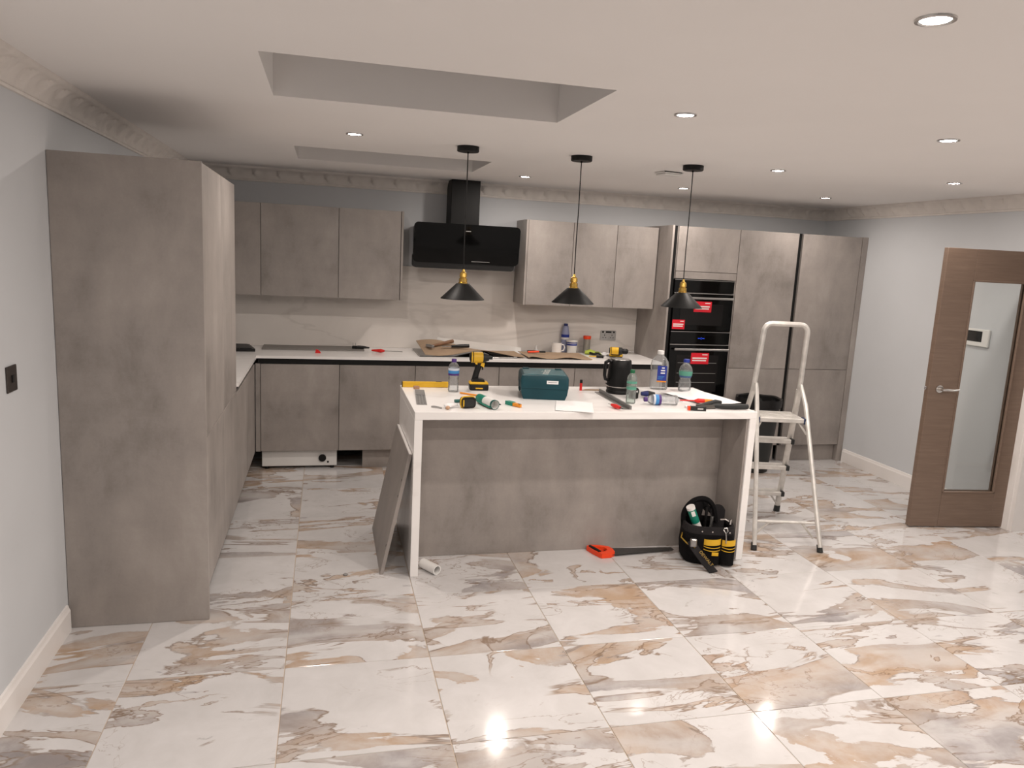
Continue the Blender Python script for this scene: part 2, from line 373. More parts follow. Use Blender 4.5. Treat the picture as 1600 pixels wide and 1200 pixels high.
for n, w in enumerate((W1, W2)):
    wi = sempty('window_%d' % (n+1), ((w[0]+w[1])/2, (w[2]+w[3])/2, HC+0.5)); hx, hy = (w[1]-w[0])/2, (w[3]-w[2])/2
    wi['label'] = ('larger roof window in the deep ceiling opening nearer the camera', 'further roof window in the ceiling opening by the hood')[n]
    fr = MB()
    for a in ((-hx, hx, -hy, -hy+0.06), (-hx, hx, hy-0.06, hy), (-hx, -hx+0.06, -hy+0.06, hy-0.06), (hx-0.06, hx, -hy+0.06, hy-0.06)): fr.box(a[0], a[1], a[2], a[3], 0.0, 0.06)
    fr.build('window_frame', WHITEP, wi, smooth=False); B(-hx+0.06, hx-0.06, -hy+0.06, hy-0.06, 0.03, 0.045).build('pane', BLACKG, wi, smooth=False)

struct(B(-0.13, 7.43, 0.0, 0.13, -0.12, HC).build('wall_back', WALL, smooth=False), 'pale blue back wall behind the kitchen units')
struct(B(-0.13, 0.0, YF, 0.0, -0.12, HC).build('wall_left', WALL, smooth=False), 'pale blue left wall')
struct(B(-0.13, 7.43, YF-0.13, YF, -0.12, HC).build('wall_front', WALL, smooth=False), 'pale blue wall behind the camera')
DY0, DY1, DH = -2.43, -3.24, 1.965
wr = MB(); wr.box(WR, WR+0.13, DY0, 0.0, -0.12, HC); wr.box(WR, WR+0.13, DY1, DY0, DH, HC); wr.box(WR, WR+0.13, YF, DY1, -0.12, HC)
struct(wr.build('wall_right', WALL, smooth=False), 'pale blue right wall with the doorway')
wh = MB(); wh.box(7.3, 7.43, YF, 0, -0.12, HC); wh.box(WR+0.13, 7.3, -1.25, -1.15, -0.12, HC); wh.box(WR+0.13, 7.3, -4.35, -4.25, -0.12, HC)
struct(wh.build('wall_hall', WALL, smooth=False), 'pale wall of the hall beyond the doorway')
# door lining
dl = MB(); dl.box(WR-0.012, WR+0.142, DY0-0.03, DY0, 0, DH); dl.box(WR-0.012, WR+0.142, DY1, DY1+0.03, 0, DH); dl.box(WR-0.012, WR+0.142, DY1+0.03, DY0-0.03, DH-0.03, DH)
dl.box(WR-0.016, WR, DY1-0.06, DY1, 0, DH+0.06); dl.box(WR-0.016, WR, DY1, DY0+0.06, DH, DH+0.06); dl.box(WR-0.016, WR, DY0, DY0+0.055, 0, DH)
struct(dl.build('trim_1', WHITEP, smooth=False), 'white painted door lining and architrave')
# baseboards
def baseboard(name, pts, label):
    prof = [(0, 0), (0.016, 0), (0.016, 0.095), (0.011, 0.105), (0.008, 0.118), (0, 0.12)]
    (x0, y0), (x1, y1), (nx, ny) = pts
    b = MB(); b.rings([[(x+nx*d, y+ny*d, z) for d, z in prof] for x, y in ((x0, y0), (x1, y1))])
    return struct(b.build(name, WHITEP, smooth=False), label)
baseboard('baseboard_left', ((0, -3.055), (0, YF), (1, 0)), 'white baseboard along the left wall')
baseboard('baseboard_right', ((WR, -0.64), (WR, DY0+0.055), (-1, 0)), 'white baseboard on the right wall behind the open door')
baseboard('baseboard_front', ((WR, DY1-0.06), (WR, YF), (-1, 0)), 'white baseboard on the right wall towards the camera')
# cornice: swept profile with a repeated carved leaf relief
def cornice(name, p0, p1, nrm, label):
    p0, p1 = Vector((*p0, 0)), Vector((*p1, 0)); nrm = Vector((*nrm, 0)); Ln = (p1-p0).length; d = (p1-p0)/Ln
    prof = [(0.0, -0.108), (0.010, -0.107), (0.013, -0.098), (0.008, -0.092)]
    for k in range(9):
        a = math.radians(90*k/8); prof.append((0.012+0.058*(1-math.cos(a)), -0.088+0.070*math.sin(a)))
    prof += [(0.074, -0.016), (0.080, -0.010), (0.083, 0.0)]
    P = 0.185; ns = 18; nu = int(Ln/P*ns); b = MB(); rows = []
    for i in range(nu+1):
        u = Ln*i/nu; row = []
        for k, (o, z) in enumerate(prof):
            w = 0.0
            if 4 <= k <= 12:
                t = (k-4)/8; ph = (u/P + 0.22*math.sin(math.pi*t)) % 1.0
                saw = (ph/0.08) if ph < 0.08 else ((1-ph)/0.92)**0.8
                w = math.sin(math.pi*t)*(0.020*saw - 0.005 + 0.006*math.sin(2*math.pi*ph*2)*t)
            q = p0 + d*u + nrm*(o + w*0.75); row.append((q.x, q.y, HC + z - w*0.6))
        rows.append(row)
    n = len(prof); o = len(b.v)
    for r in rows: b.v += r
    for i in range(nu):
        for k in range(n-1): b.f.append((i*n+k, i*n+k+1, (i+1)*n+k+1, (i+1)*n+k))
    return struct(b.build(name, PLASTER, smooth=True, ang=30, recalc=False), label)
cornice('trim_2', (0, 0), (WR, 0), (0, -1), 'ornate plaster cornice along the back wall')
cornice('trim_3', (0, YF), (0, 0), (1, 0), 'ornate plaster cornice along the left wall')
cornice('trim_4', (WR, 0), (WR, YF), (-1, 0), 'ornate plaster cornice along the right wall')

# the open oak door
door = sempty('door_1', (5.05, -2.298, 0.008), math.atan2(-0.091, 0.755)); door['label'] = 'open brown oak door with a tall clear glass panel'
DW, DHT, DT = 0.752, 1.915, 0.042; gx0, gx1, gz0, gz1 = 0.212, 0.612, 0.243, 1.715
B(0, gx0, 0, DT, 0, DHT, bev=0.002).build('stile', OAK, door); B(gx1, DW, 0, DT, 0, DHT, bev=0.002).build('stile', OAK, door)
def rail(z0, z1): B(gx0, gx1, 0, DT, z0, z1, bev=0.001).build('rail', OAK, door)
rail(0, gz0); rail(gz1, DHT)
bd = MB()
for a in ((gx0, gx0+0.014, gz0, gz1), (gx1-0.014, gx1, gz0, gz1), (gx0, gx1, gz0, gz0+0.014), (gx0, gx1, gz1-0.014, gz1)):
    bd.box(a[0], a[1], -0.004, 0.014, a[2], a[3], bev=0.003); bd.box(a[0], a[1], DT-0.014, DT+0.004, a[2], a[3], bev=0.003)
bd.build('glazing_bead', OAK, door)
B(gx0+0.002, gx1-0.002, DT/2-0.003, DT/2+0.003, gz0+0.002, gz1-0.002).build('glass_pane', GLASS, door, smooth=False)
for s in (-1, 1):
    yy = 0.0 if s < 0 else DT; h = MB()
    h.cyl((0.075, yy, 0.975), (0.075, yy+s*0.010, 0.975), 0.026, n=20); h.cyl((0.075, yy, 0.975), (0.075, yy+s*0.048, 0.975), 0.009, n=12)
    h.tube([(0.070, yy+s*0.046, 0.975), (0.10, yy+s*0.050, 0.977), (0.15, yy+s*0.050, 0.974), (0.190, yy+s*0.046, 0.978)], [0.009, 0.009, 0.008, 0.007], 10)
    h.build('lever_handle', CHROME, door)
lk = B(-0.012, 0.004, 0.014, 0.028, 0.966, 0.988, bev=0.002).build('latch_bolt', CHROME, door)

# ================================================================== KITCHEN UNITS
def door_front(parent, axis, a0, a1, face, z0, z1, name='door', m=None, th=0.02):
    g = 0.002
    if axis == 'x': o = B(a0+g, a1-g, face, face+th, z0+g, z1-g, bev=0.001)
    else: o = B(face-th, face, a0+g, a1-g, z0+g, z1-g, bev=0.001)
    return o.build(name, m or CONC, parent, smooth=False)
# left tall bank, two units and the large end panel
for k, (ya, yb) in enumerate(((-3.010, -2.420), (-2.420, -1.843))):
    t = thing('tall_cabinet', ('tall concrete-effect cabinet on the left wall next to the big end panel', 'tall concrete-effect cabinet on the left wall next to the worktop')[k], 'cabinet', (0, (ya+yb)/2, 0), group='tall cabinets on the left wall')
    h = (yb-ya)/2
    B(0.003, 0.556, -h+0.001, h-0.001, 0.15, 2.040).build('body', CONC, t, smooth=False)
    door_front(t, 'y', -h, h, 0.5799, 0.155, 0.855); door_front(t, 'y', -h, h, 0.5799, 0.855, 2.044)
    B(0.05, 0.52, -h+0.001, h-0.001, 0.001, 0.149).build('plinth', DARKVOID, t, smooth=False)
tag(B(0.002, 0.582, -3.033, -3.012, 0.001, 2.046, bev=0.001).build('tall_side_board', CONC, smooth=False), 'big concrete-effect end panel standing against the left wall in the foreground', 'panel')
# left base run
for k, (ya, yb) in enumerate(((-1.841, -1.241), (-1.241, -0.641))):
    t = thing('base_cabinet', ('left-wall base cabinet right beside the tall units', 'left-wall base cabinet running into the back corner')[k], 'cabinet', (0, (ya+yb)/2, 0), group='base cabinets on the left wall'); h = (yb-ya)/2
    B(0.003, 0.546, -h+0.001, h-0.001, 0.15, 0.835).build('body', CONC, t, smooth=False); door_front(t, 'y', -h, h, 0.578, 0.155, 0.835)
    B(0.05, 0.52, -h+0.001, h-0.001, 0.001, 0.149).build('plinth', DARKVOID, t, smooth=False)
# back base run
BX = [0.618, 1.197, 1.781, 2.459, 3.102, 3.876]
lab = ['back-wall base cabinet with white appliance foot showing below', 'back-wall base cabinet right of the white appliance foot', 'base cabinet under the black hob',
       'base cabinet behind the teal tool case', 'base cabinet behind the kettle, against the oven tower']
for k in range(5):
    xa, xb = BX[k], BX[k+1]; h = (xb-xa)/2
    t = thing('base_cabinet', lab[k], 'cabinet', ((xa+xb)/2, 0, 0), group='base cabinets on the back wall')
    B(-h+0.001, h-0.001, -0.595, -0.003, 0.16, 0.835).build('body', CONC, t, smooth=False); door_front(t, 'x', -h, h, YD, 0.155, 0.835)
tag(B(0.582, 0.616, -0.618, -0.598, 0.155, 0.835).build('corner_post', CONC, smooth=False), 'narrow concrete-effect filler post in the inner corner of the units', 'filler post')
t = thing('dishwasher', 'white appliance foot panel with a black knob below the first back cabinet', 'appliance', (0.91, -0.3, 0))
B(-0.288, 0.276, -0.27, 0.25, 0.022, 0.152, bev=0.003).build('foot_panel', WHITEPL, t)
MB().cyl((0.165, -0.2695, 0.085), (0.165, -0.279, 0.085), 0.029, n=24).build('knob', BLACKP, t); MB().cyl((0.208, -0.2695, 0.052), (0.208, -0.274, 0.052), 0.008, n=12).build('indicator', BLACKP, t)
for sx in (-0.25, 0.24):
    for sy in (-0.25, 0.2): MB().cyl((sx, sy, 0.0005), (sx, sy, 0.023), 0.016, n=12).build('foot', BLACKP, t)
tag(B(1.385, 3.876, -0.560, -0.542, 0.001, 0.152).build('plinth_board', CONC, smooth=False), 'concrete-effect plinth board under the back base cabinets', 'plinth')
tag(B(0.585, 1.38, -0.03, -0.012, 0.001, 0.152).build('plinth_gap_shade', DARKVOID, smooth=False), 'dark sheet standing in for the shade in the open gap under the cabinets', 'board')  # dark sheet painted as the shade at the back of the gap
# handle channels
tag(B(0.60, 3.874, -0.612, -0.575, 0.836, 0.876).build('handle_rail', BLACKM, smooth=False), 'black recessed handle rail under the back worktop', 'handle rail')
tag(B(0.53, 0.566, -1.840, -0.614, 0.836, 0.876).build('handle_rail', BLACKM, smooth=False), 'black recessed handle rail under the left worktop', 'handle rail')
# L-shaped worktop
L_ = [(0.003, -0.002), (0.003, -1.841), (0.592, -1.841), (0.592, -0.632), (3.876, -0.632), (3.876, -0.002)]
tag(MB().prism(L_, XY, 0.877, CT).build('worktop', WHITE_SLAB, smooth=False), 'L-shaped white worktop along the left and back walls', 'worktop')
tag(B(0.003, 3.876, -0.014, -0.001, CT+0.001, 1.597).build('splashback', SPLASH, smooth=False), 'pale marble splashback behind the back worktop', 'splashback')
# wall units
WT, WBm, WY = 2.028, 1.330, -0.36
def wall_unit(xa, xb, label, ends=(False, False)):
    h = (xb-xa)/2; t = thing('wall_cabinet', label, 'cabinet', ((xa+xb)/2, 0, 0), group='wall cabinets on the back wall')
    B(-h+0.001, h-0.001, WY+0.022, -0.016, WBm, WT).build('body', CONC, t, smooth=False); door_front(t, 'x', -h, h, WY, WBm-0.002, WT+0.002)
wall_unit(0.02, 0.604, 'wall cabinet half hidden behind the left tall bank'); wall_unit(0.604, 1.185, 'wall cabinet second from the left, over the back worktop'); wall_unit(1.185, 1.668, 'wall cabinet just left of the extractor hood')
wall_unit(2.712, 3.106, 'wall cabinet just right of the extractor hood'); wall_unit(3.106, 3.495, 'wall cabinet behind the middle pendant cable'); wall_unit(3.495, 3.873, 'wall cabinet beside the oven tower')
tag(B(1.670, 1.686, WY-0.004, -0.016, WBm-0.002, WT+0.002).build('cabinet_side_panel', CONC, smooth=False), 'thin side panel on the cabinets left of the hood', 'panel')
tag(B(2.694, 2.710, WY-0.004, -0.016, WBm-0.002, WT+0.002).build('cabinet_side_panel', CONC, smooth=False), 'thin side panel on the cabinets right of the hood', 'panel')
# tall bank on the right: side panel, oven tower, two larders, end panel
TT = 2.044
tag(B(3.878, 3.896, -0.622, -0.002, 0.001, TT+0.002, bev=0.001).build('tower_side_panel', CONC, smooth=False), 'concrete-effect side panel between the worktop and the oven tower', 'panel')
EDGE = mat('pale_edge_band', (0.52, 0.49, 0.465, 1), 0.45)
bpy.data.objects['tower_side_panel']
t = thing('oven_tower', 'tall concrete-effect tower housing the two black ovens', 'cabinet', (4.205, 0, 0))
ox = 4.205
B(3.897-ox, 4.504-ox, -0.03, -0.003, 0.15, TT-0.004).build('back_board', CONC, t, smooth=False)
B(3.897-ox, 3.932-ox, -0.600, -0.03, 0.15, TT).build('handle_channel', BLACKM, t, smooth=False)
B(3.933-ox, 4.504-ox, -0.595, -0.03, 1.61, TT-0.004).build('upper_carcass', CONC, t, smooth=False)
B(3.933-ox, 4.504-ox, -0.595, -0.03, 0.15, 0.575).build('lower_carcass', CONC, t, smooth=False)
B(4.494-ox, 4.5045-ox, -0.615, -0.03, 0.575, 1.61).build('inner_side', CONC, t, smooth=False)
door_front(t, 'x', 3.935-ox, 4.505-ox, YD, 1.672, TT); door_front(t, 'x', 3.935-ox, 4.505-ox, YD, 1.610, 1.672, 'filler_strip'); door_front(t, 'x', 3.935-ox, 4.505-ox, YD, 0.155, 0.585, 'drawer_front')
B(3.897-ox, 4.504-ox, -0.57, -0.55, 0.001, 0.15).build('plinth', CONC, t, smooth=False)
def oven(z0, z1, label, kind):
    t = thing('built_in_oven', label, 'oven', (4.2145, -0.62, z0), group='built-in ovens'); W = 0.278; H = z1-z0
    B(-W+0.004, W-0.006, 0.022, 0.56, 0.004, H-0.004).build('casing', BLACKP, t, smooth=False)
    pz = H-0.105
    B(-W, W, 0.0, 0.021, pz, H-0.001, bev=0.0015).build('control_panel', BLACKG, t); dr = B(-W, W, -0.004, 0.021, 0.006, pz-0.004, bev=0.0015).build('oven_door', BLACKG, t)
    B(-W, W, -0.006, -0.0045, pz-0.012, pz-0.005).build('trim_strip', STEEL, dr, smooth=False)
    B(-W, W, -0.003, 0.0, H-0.006, H-0.001).build('trim_strip', STEEL, t, smooth=False)
    hb = MB(); hz = pz-0.048; hb.box(-W+0.03, W-0.012, -0.042, -0.030, hz-0.009, hz+0.009, bev=0.003)
    for sx in (-W+0.06, W-0.045): hb.box(sx-0.008, sx+0.008, -0.032, -0.004, hz-0.006, hz+0.006)
    hb.build('handle_bar', STEEL, dr)
    B(-W+0.07, W-0.09, -0.0055, -0.0042, 0.05, hz-0.05).build('window', SCREEN, dr, smooth=False)
    if kind == 'low':
        for zz in (0.30, 0.21, 0.13): B(-W+0.085, W-0.105, -0.0062, -0.0056, zz, zz+0.004).build('rack', MIDGREY, dr, smooth=False)
        text('clock_digits', '--:--', 0.042, LCD, t, TR((0.01, -0.001, H-0.055)) @ RX(math.pi/2))
        B(-W+0.015, W-0.01, -0.006, -0.0045, 0.001, 0.005).build('bottom_strip', STEEL, t, smooth=False)
    else: text('maker_mark', '. : .', 0.012, MIDGREY, dr, TR((0.01, -0.0046, 0.06)) @ RX(math.pi/2))
    return t, dr, hz
def sticker(parent, x0, x1, z0, z1, y):
    s = B(x0, x1, y-0.001, y, z0, z1).build('red_sticker', STICK, parent, smooth=False); w = x1-x0; h = z1-z0
    for (a, b, c, d) in ((0.62, 0.92, 0.80, 0.88), (0.08, 0.9, 0.46, 0.58), (0.08, 0.86, 0.26, 0.38)):
        B(x0+a*w, x0+b*w, y-0.0014, y-0.001, z0+c*h, z0+d*h).build('print_line', PRINTW, parent, smooth=False)
t, dr, hz = oven(1.172, 1.606, 'upper black built-in oven with two red stickers', 'top')
def on_oven(t, x0, x1, z0, z1): sticker(t, x0-4.2145, x1-4.2145, z0-t.location.z, z1-t.location.z, -0.0055)
on_oven(t, 4.128, 4.292, 1.335, 1.425); on_oven(t, 3.940, 4.055, 1.185, 1.265)
t, dr, hz = oven(0.595, 1.168, 'lower black built-in oven with blue clock and one red sticker', 'low')
on_oven(t, 4.142, 4.31, 0.888, 0.985)
for k, (xa, xb, lb) in enumerate(((4.506, 5.073, 'tall concrete-effect larder cabinet beside the ovens'), (5.112, 5.709, 'tall concrete-effect larder cabinet at the right wall'))):
    h = (xb-xa)/2; t = thing('larder_cabinet', lb, 'cabinet', ((xa+xb)/2, 0, 0), group='tall larder cabinets')
    B(-h+0.001, h-0.001, -0.595, -0.003, 0.15, TT-0.004).build('body', CONC, t, smooth=False)
    door_front(t, 'x', -h, h, YD, 0.155, 0.855); door_front(t, 'x', -h, h, YD, 0.855, TT); B(-h+0.001, h-0.001, -0.57, -0.55, 0.001, 0.149).build('plinth', CONC, t, smooth=False)
tag(B(5.0745, 5.1105, -0.600, -0.02, 0.15, TT).build('handle_rail', BLACKM, smooth=False), 'black upright handle channel between the two larder doors', 'handle rail')
tag(B(5.7105, 5.765, -0.624, -0.002, 0.001, TT+0.002).build('end_filler_panel', CONC, smooth=False), 'narrow concrete-effect end panel against the right wall', 'panel')

# extractor hood
t = thing('extractor_hood', 'black glass extractor hood with square chimney over the hob', 'extractor hood', (2.20, 0, 1.60))
ch = MB(); ch.box(-0.125, 0.113, -0.255, -0.016, 0.30, HC-1.60-0.001, bev=0.003); ch.build('chimney', BLACKM, t)
bd = MB(); bd.box(-0.40, 0.40, -0.30, -0.016, 0.06, 0.34, bev=0.01); bd.build('body', BLACKM, t)
g = MB().prism(rrect(0.87, 0.315, 0.035), XZ, 0.0, 0.012); g.xf(TR((0.0, -0.385, 0.20)) @ RX(math.radians(6))); gp = g.build('front_glass', BLACKG, t)
lp = MB().prism(rrect(0.84, 0.12, 0.03), XZ, 0.0, 0.055); lp.xf(TR((-0.018, -0.362, 0.058))); lp.build('lower_lip', BLACKP, t)
B(-0.02, 0.022, -0.4015, -0.4005, 0.30, 0.306).build('maker_mark', MIDGREY, t, smooth=False); B(0.04, 0.19, -0.374, -0.370, 0.062, 0.066).build('light_strip', MIDGREY, t, smooth=False)

# ================================================================== ISLAND
I0, I1, IF, IB, IT = 1.5412, 3.5232, -2.6876, -1.8858, 0.042
t = thing('kitchen_island', 'kitchen island with white waterfall top and concrete-effect front', 'island', (0, 0, 0))
B(I0, I1, IF, IB, IZ-IT, IZ, bev=0.0015).build('top_slab', WHITE_SLAB, t)
B(I0, I0+IT, IF, IB, 0.001, IZ-IT-0.0005, bev=0.001).build('waterfall_leg', WHITE_SLAB, t); B(I1-IT, I1, IF, IB, 0.001, IZ-IT-0.0005, bev=0.001).build('waterfall_leg', WHITE_SLAB, t)
B(I0+IT+0.001, I1-IT-0.016, -2.420, -2.400, 0.001, IZ-IT-0.001).build('front_panel', CONC, t, smooth=False)
B(I1-IT-0.014, I1-IT-0.001, IF+0.012, -2.400, 0.001, IZ-IT-0.001).build('side_lining', CONC, t, smooth=False)
B(I0+IT+0.001, I1-IT-0.001, -2.398, IB+0.025, 0.12, IZ-IT-0.001).build('carcass', CONC, t, smooth=False)
for k in range(3):
    w = (I1-I0-2*IT)/3; xa = I0+IT+k*w; B(xa+0.002, xa+w-0.002, IB+0.004, IB+0.024, 0.12, IZ-IT-0.03).build('door', CONC, t, smooth=False)
# loose door leaning on the island
t = thing('loose_cabinet_door', 'loose concrete-effect cabinet door leaning on the left end of the island', 'cabinet door', (1.384, -2.637, 0.0))
LM = RY(math.atan2(0.137, 0.665))
B(0, 0.019, 0, 0.70, 0.0, 0.68, bev=0.001).xf(TR((0, 0, 0.001)) @ LM).build('door_board', CONC, t, smooth=False)
for zz in (0.16, 0.44, 0.53): MB().cyl((-0.0005, 0.022, zz), (0.004, 0.022, zz), 0.008, n=10).xf(LM).build('fixing_hole', DARKVOID, t)
B(0.002, 0.017, 0.0, 0.70, 0.6805, 0.684).xf(LM).build('edge_band', WHITEP, t, smooth=False)

# ================================================================== CEILING LIGHTS
def downlight(x, y, label, group, power=1.0):
    t = thing('downlight', label, 'downlight', (x, y, HC), group=group)
    MB().rings([[(r*math.cos(a*math.pi/14), r*math.sin(a*math.pi/14), z) for a in range(28)] for r, z in ((0.046, -0.0005), (0.045, -0.005), (0.038, -0.006), (0.034, -0.002), (0.034, -0.0005))], False, False).build('trim_ring', CHROME, t)
    MB().lathe([(0.0335, -0.0030), (0.0335, -0.0005)], 24).build('lens', LENS, t)
    l = bpy.data.lights.new('downlight_lamp', 'AREA'); l.shape = 'DISK'; l.size = 0.06; l.energy = LAMP_W*power; l.color = LAMP_COL; l.spread = LAMP_SPREAD
    lo = bpy.data.objects.new('downlight_lamp', l); COL.objects.link(lo); lo.parent = t; lo.location = (0, 0, -0.008)
G = 'recessed ceiling downlights'
for x, y, lb in ((2.472, -4.897, 'large looking downlight nearest the camera, top right of the picture'), (2.487, -3.579, 'downlight on the ceiling right of the big roof window opening'),
                 (1.230, -2.270, 'downlight on the ceiling between the two roof window openings'), (2.533, -0.850, 'downlight on the ceiling between the hood and the middle pendant'),
                 (3.806, -0.898, 'small downlight close to the cable of the right pendant'), (3.746, -2.285, 'downlight on the ceiling just right of the right pendant'),
                 (5.008, -1.006, 'furthest downlight, near the back right corner of the ceiling'), (3.728, -3.613, 'downlight high on the right, above the door'),
                 (4.930, -2.393, 'downlight at far right, over the open door')):
    downlight(x, y, lb, G, 0.5 if x > 4.5 else (0.75 if y > -1.2 else 1.0))
for x, y in ((1.05, -4.85), (3.73, -4.9), (4.95, -4.9), (1.05, -6.3), (2.48, -6.3), (3.73, -6.3), (4.95, -6.3), (6.6, -2.8)):  # unseen lamps; left pair moved towards the left wall to brighten it
    downlight(x, y, 'recessed ceiling downlight outside the picture', G)

def pendant(x, y, label):
    t = thing('pendant_lamp', label, 'pendant lamp', (x, y, HC), group='pendant lamps over the island')
    MB().lathe([(0.0, -0.0005), (0.062, -0.0005), (0.062, -0.026), (0.058, -0.030), (0.006, -0.030), (0.006, -0.038), (0.0, -0.038)], 32, cap0=False, cap1=False).build('ceiling_rose', BLACKM, t)
    zb = 1.462-HC
    MB().tube([(0, 0, -0.036), (0.001, 0, -0.3), (-0.001, 0.001, -0.5), (0, 0, zb+0.165)], 0.0032, 6).build('cable', BLACKM, t)
    MB().lathe([(0.0, 0.172), (0.006, 0.172), (0.010, 0.158), (0.020, 0.150), (0.022, 0.128), (0.017, 0.126), (0.017, 0.121), (0.024, 0.119), (0.024, 0.098), (0.028, 0.096), (0.028, 0.088), (0.0, 0.088)], 20, (0, 0, zb), False, False).build('lamp_holder', BRASS, t)
    MB().lathe([(0.012, 0.094), (0.038, 0.090), (0.126, 0.004), (0.127, 0.0), (0.124, 0.0), (0.036, 0.086), (0.012, 0.088)], 40, (0, 0, zb), False, False).build('shade', BLACKM, t)
    MB().lathe([(0.0, 0.088), (0.013, 0.086), (0.014, 0.070), (0.022, 0.050), (0.026, 0.032), (0.020, 0.014), (0.0, 0.006)], 16, (0, 0, zb), False, False).build('bulb', PET, t)
pendant(1.860, -2.160, 'black cone pendant lamp hanging in front of the extractor hood')
pendant(2.531, -2.166, 'middle black cone pendant lamp hanging before the wall cabinets')
pendant(3.243, -2.168, 'black cone pendant lamp hanging in front of the ovens')
t = thing('smoke_alarm', 'small white alarm plate on the ceiling left of the right pendant', 'alarm', (3.272, -1.765, HC), math.radians(10))
B(-0.075, 0.075, -0.06, 0.06, -0.012, -0.0005, bev=0.004).build('base', WHITEPL, t); B(-0.068, 0.068, -0.054, 0.054, -0.022, -0.0125, bev=0.005).build('cover', WHITEPL, t); B(-0.076, 0.06, -0.0635, -0.0605, -0.006, -0.001).build('gap', DARKVOID, t)  # last part: dark strip painted as the shaded gap beside the plate

# ================================================================== WALL FITTINGS
t = thing('light_switch', 'dark bronze light switch plate on the left wall', 'switch', (0, -3.504, 1.200))
B(0.0005, 0.007, -0.043, 0.043, -0.047, 0.047, bev=0.002).build('plate', BRONZE, t); B(0.007, 0.011, -0.007, 0.007, -0.013, 0.013, bev=0.001).build('rocker', BLACKP, t)
t = thing('wall_socket', 'double chrome wall socket on the splashback', 'socket', (3.607, -0.0145, 1.052))
MB().prism(rrect(0.150, 0.092, 0.008), XZ, -0.006, -0.0005).build('plate', STEEL, t)
B(-0.062, 0.062, -0.0075, -0.0061, 0.024, 0.040).build('dark_band', BLACKP, t, smooth=False)
for s in (-0.036, 0.036):
    so = B(s-0.031, s+0.031, -0.0072, -0.0061, -0.036, 0.020).build('outlet', STEEL, t, smooth=False)
    B(s-0.003, s+0.003, -0.0080, -0.0073, -0.003, 0.010).build('slot', BLACKP, so, smooth=False); B(s-0.018, s-0.007, -0.0080, -0.0073, -0.022, -0.016).build('slot', BLACKP, so, smooth=False); B(s+0.007, s+0.018, -0.0080, -0.0073, -0.022, -0.016).build('slot', BLACKP, so, smooth=False)
    B(s-0.008, s+0.008, -0.011, -0.0076, 0.026, 0.038).build('rocker', CHROME, t, smooth=False)
t = thing('thermostat', 'white thermostat with dark screen on the right wall, seen through the door glass', 'thermostat', (WR, -1.940, 1.305))
B(-0.022, -0.0005, -0.100, 0.100, -0.064, 0.064, bev=0.005).build('case', WHITEPL, t); B(-0.0235, -0.0222, -0.045, 0.088, -0.030, 0.048).build('screen', SCREEN, t, smooth=False)

# ================================================================== STEPLADDER
A_ = Vector((0.977, -0.213, 0)); D_ = Vector((0.213, 0.977, 0)); M_ = Vector((3.892, -2.587, 0))
t = thing('stepladder', 'white aluminium stepladder with hoop handrail standing right of the island', 'ladder', M_, math.atan2(-0.213, 0.977))
# local: x = width, y = depth away from the camera, z = up
def sp(h):   # stile depth and half width at height h
    if h <= 0.95: return 0.772+(0.440-0.772)*h/0.95, 0.226+(0.152-0.226)*h/0.95
    return 0.440+(0.392-0.440)*(h-0.95)/0.39, 0.152+(0.142-0.152)*(h-0.95)/0.39
for s in (-1, 1):
    b = MB(); b.tube([(s*sp(h)[1], sp(h)[0], h) for h in (0.03, 0.45, 0.95)], 0.020, 8, flat=0.62); st = b.build('stile', ALU, t)
    MB().cyl((s*sp(0)[1], sp(0)[0], 0.0005), (s*sp(0.05)[1], sp(0.05)[0], 0.05), 0.023, 0.021, 10).build('rubber_foot', GREYP, st)
    b = MB(); b.tube([(s*0.207, -0.008, 0.03), (s*0.180, 0.17, 0.48), (s*0.160, 0.33, 0.86), (s*0.150, 0.392, 0.955), (s*0.149, 0.410, 0.985)], [0.0145, 0.0145, 0.0145, 0.013, 0.010], 8)
    sg = b.build('support_leg', ALU, t); MB().cyl((s*0.209, -0.010, 0.0005), (s*0.206, 0.006, 0.045), 0.019, 0.017, 10).build('rubber_foot', GREYP, sg)
    MB().tube([(s*0.192, 0.075, 0.19-0.13), (s*0.10, 0.058, 0.165)], 0.007, 6).build('lower_brace', ALU, t)
    MB().tube([(s*0.168, 0.29, 0.68), (s*0.115, 0.33, 0.765)], 0.007, 6).build('platform_brace', ALU, t)
hp = [(-0.154, 0.444, 0.93)]
for k in range(7):
    a = math.pi - math.pi/2*k/6; hp.append((-0.142+0.05+0.05*math.cos(a), 0.392, 1.33+0.05*math.sin(a)))
for k in range(7):
    a = math.pi/2 - math.pi/2*k/6; hp.append((0.142-0.05+0.05*math.cos(a), 0.392, 1.33+0.05*math.sin(a)))
hp.append((0.154, 0.444, 0.93)); MB().tube(hp, 0.017, 10, upv=(0, 1, 0)).build('hoop_handrail', ALU, t)
MB().tube([(-0.197, 0.057, 0.165), (0.197, 0.057, 0.165)], 0.009, 8).build('cross_bar', ALU, t)
y7 = sp(0.76)[0]
pl = B(-0.150, 0.150, y7-0.215, y7+0.03, 0.752, 0.780, bev=0.003).build('platform', ALU, t)
for sx in (-0.153, 0.153): B(sx-0.010, sx+0.010, y7-0.22, y7-0.16, 0.746, 0.784, bev=0.004).build('corner_cap', BLUERUB, pl)
for k in range(5): B(-0.13, 0.13, y7-0.19+k*0.042, y7-0.175+k*0.042, 0.7802, 0.783).build('tread_rib', ALU, pl, smooth=False)
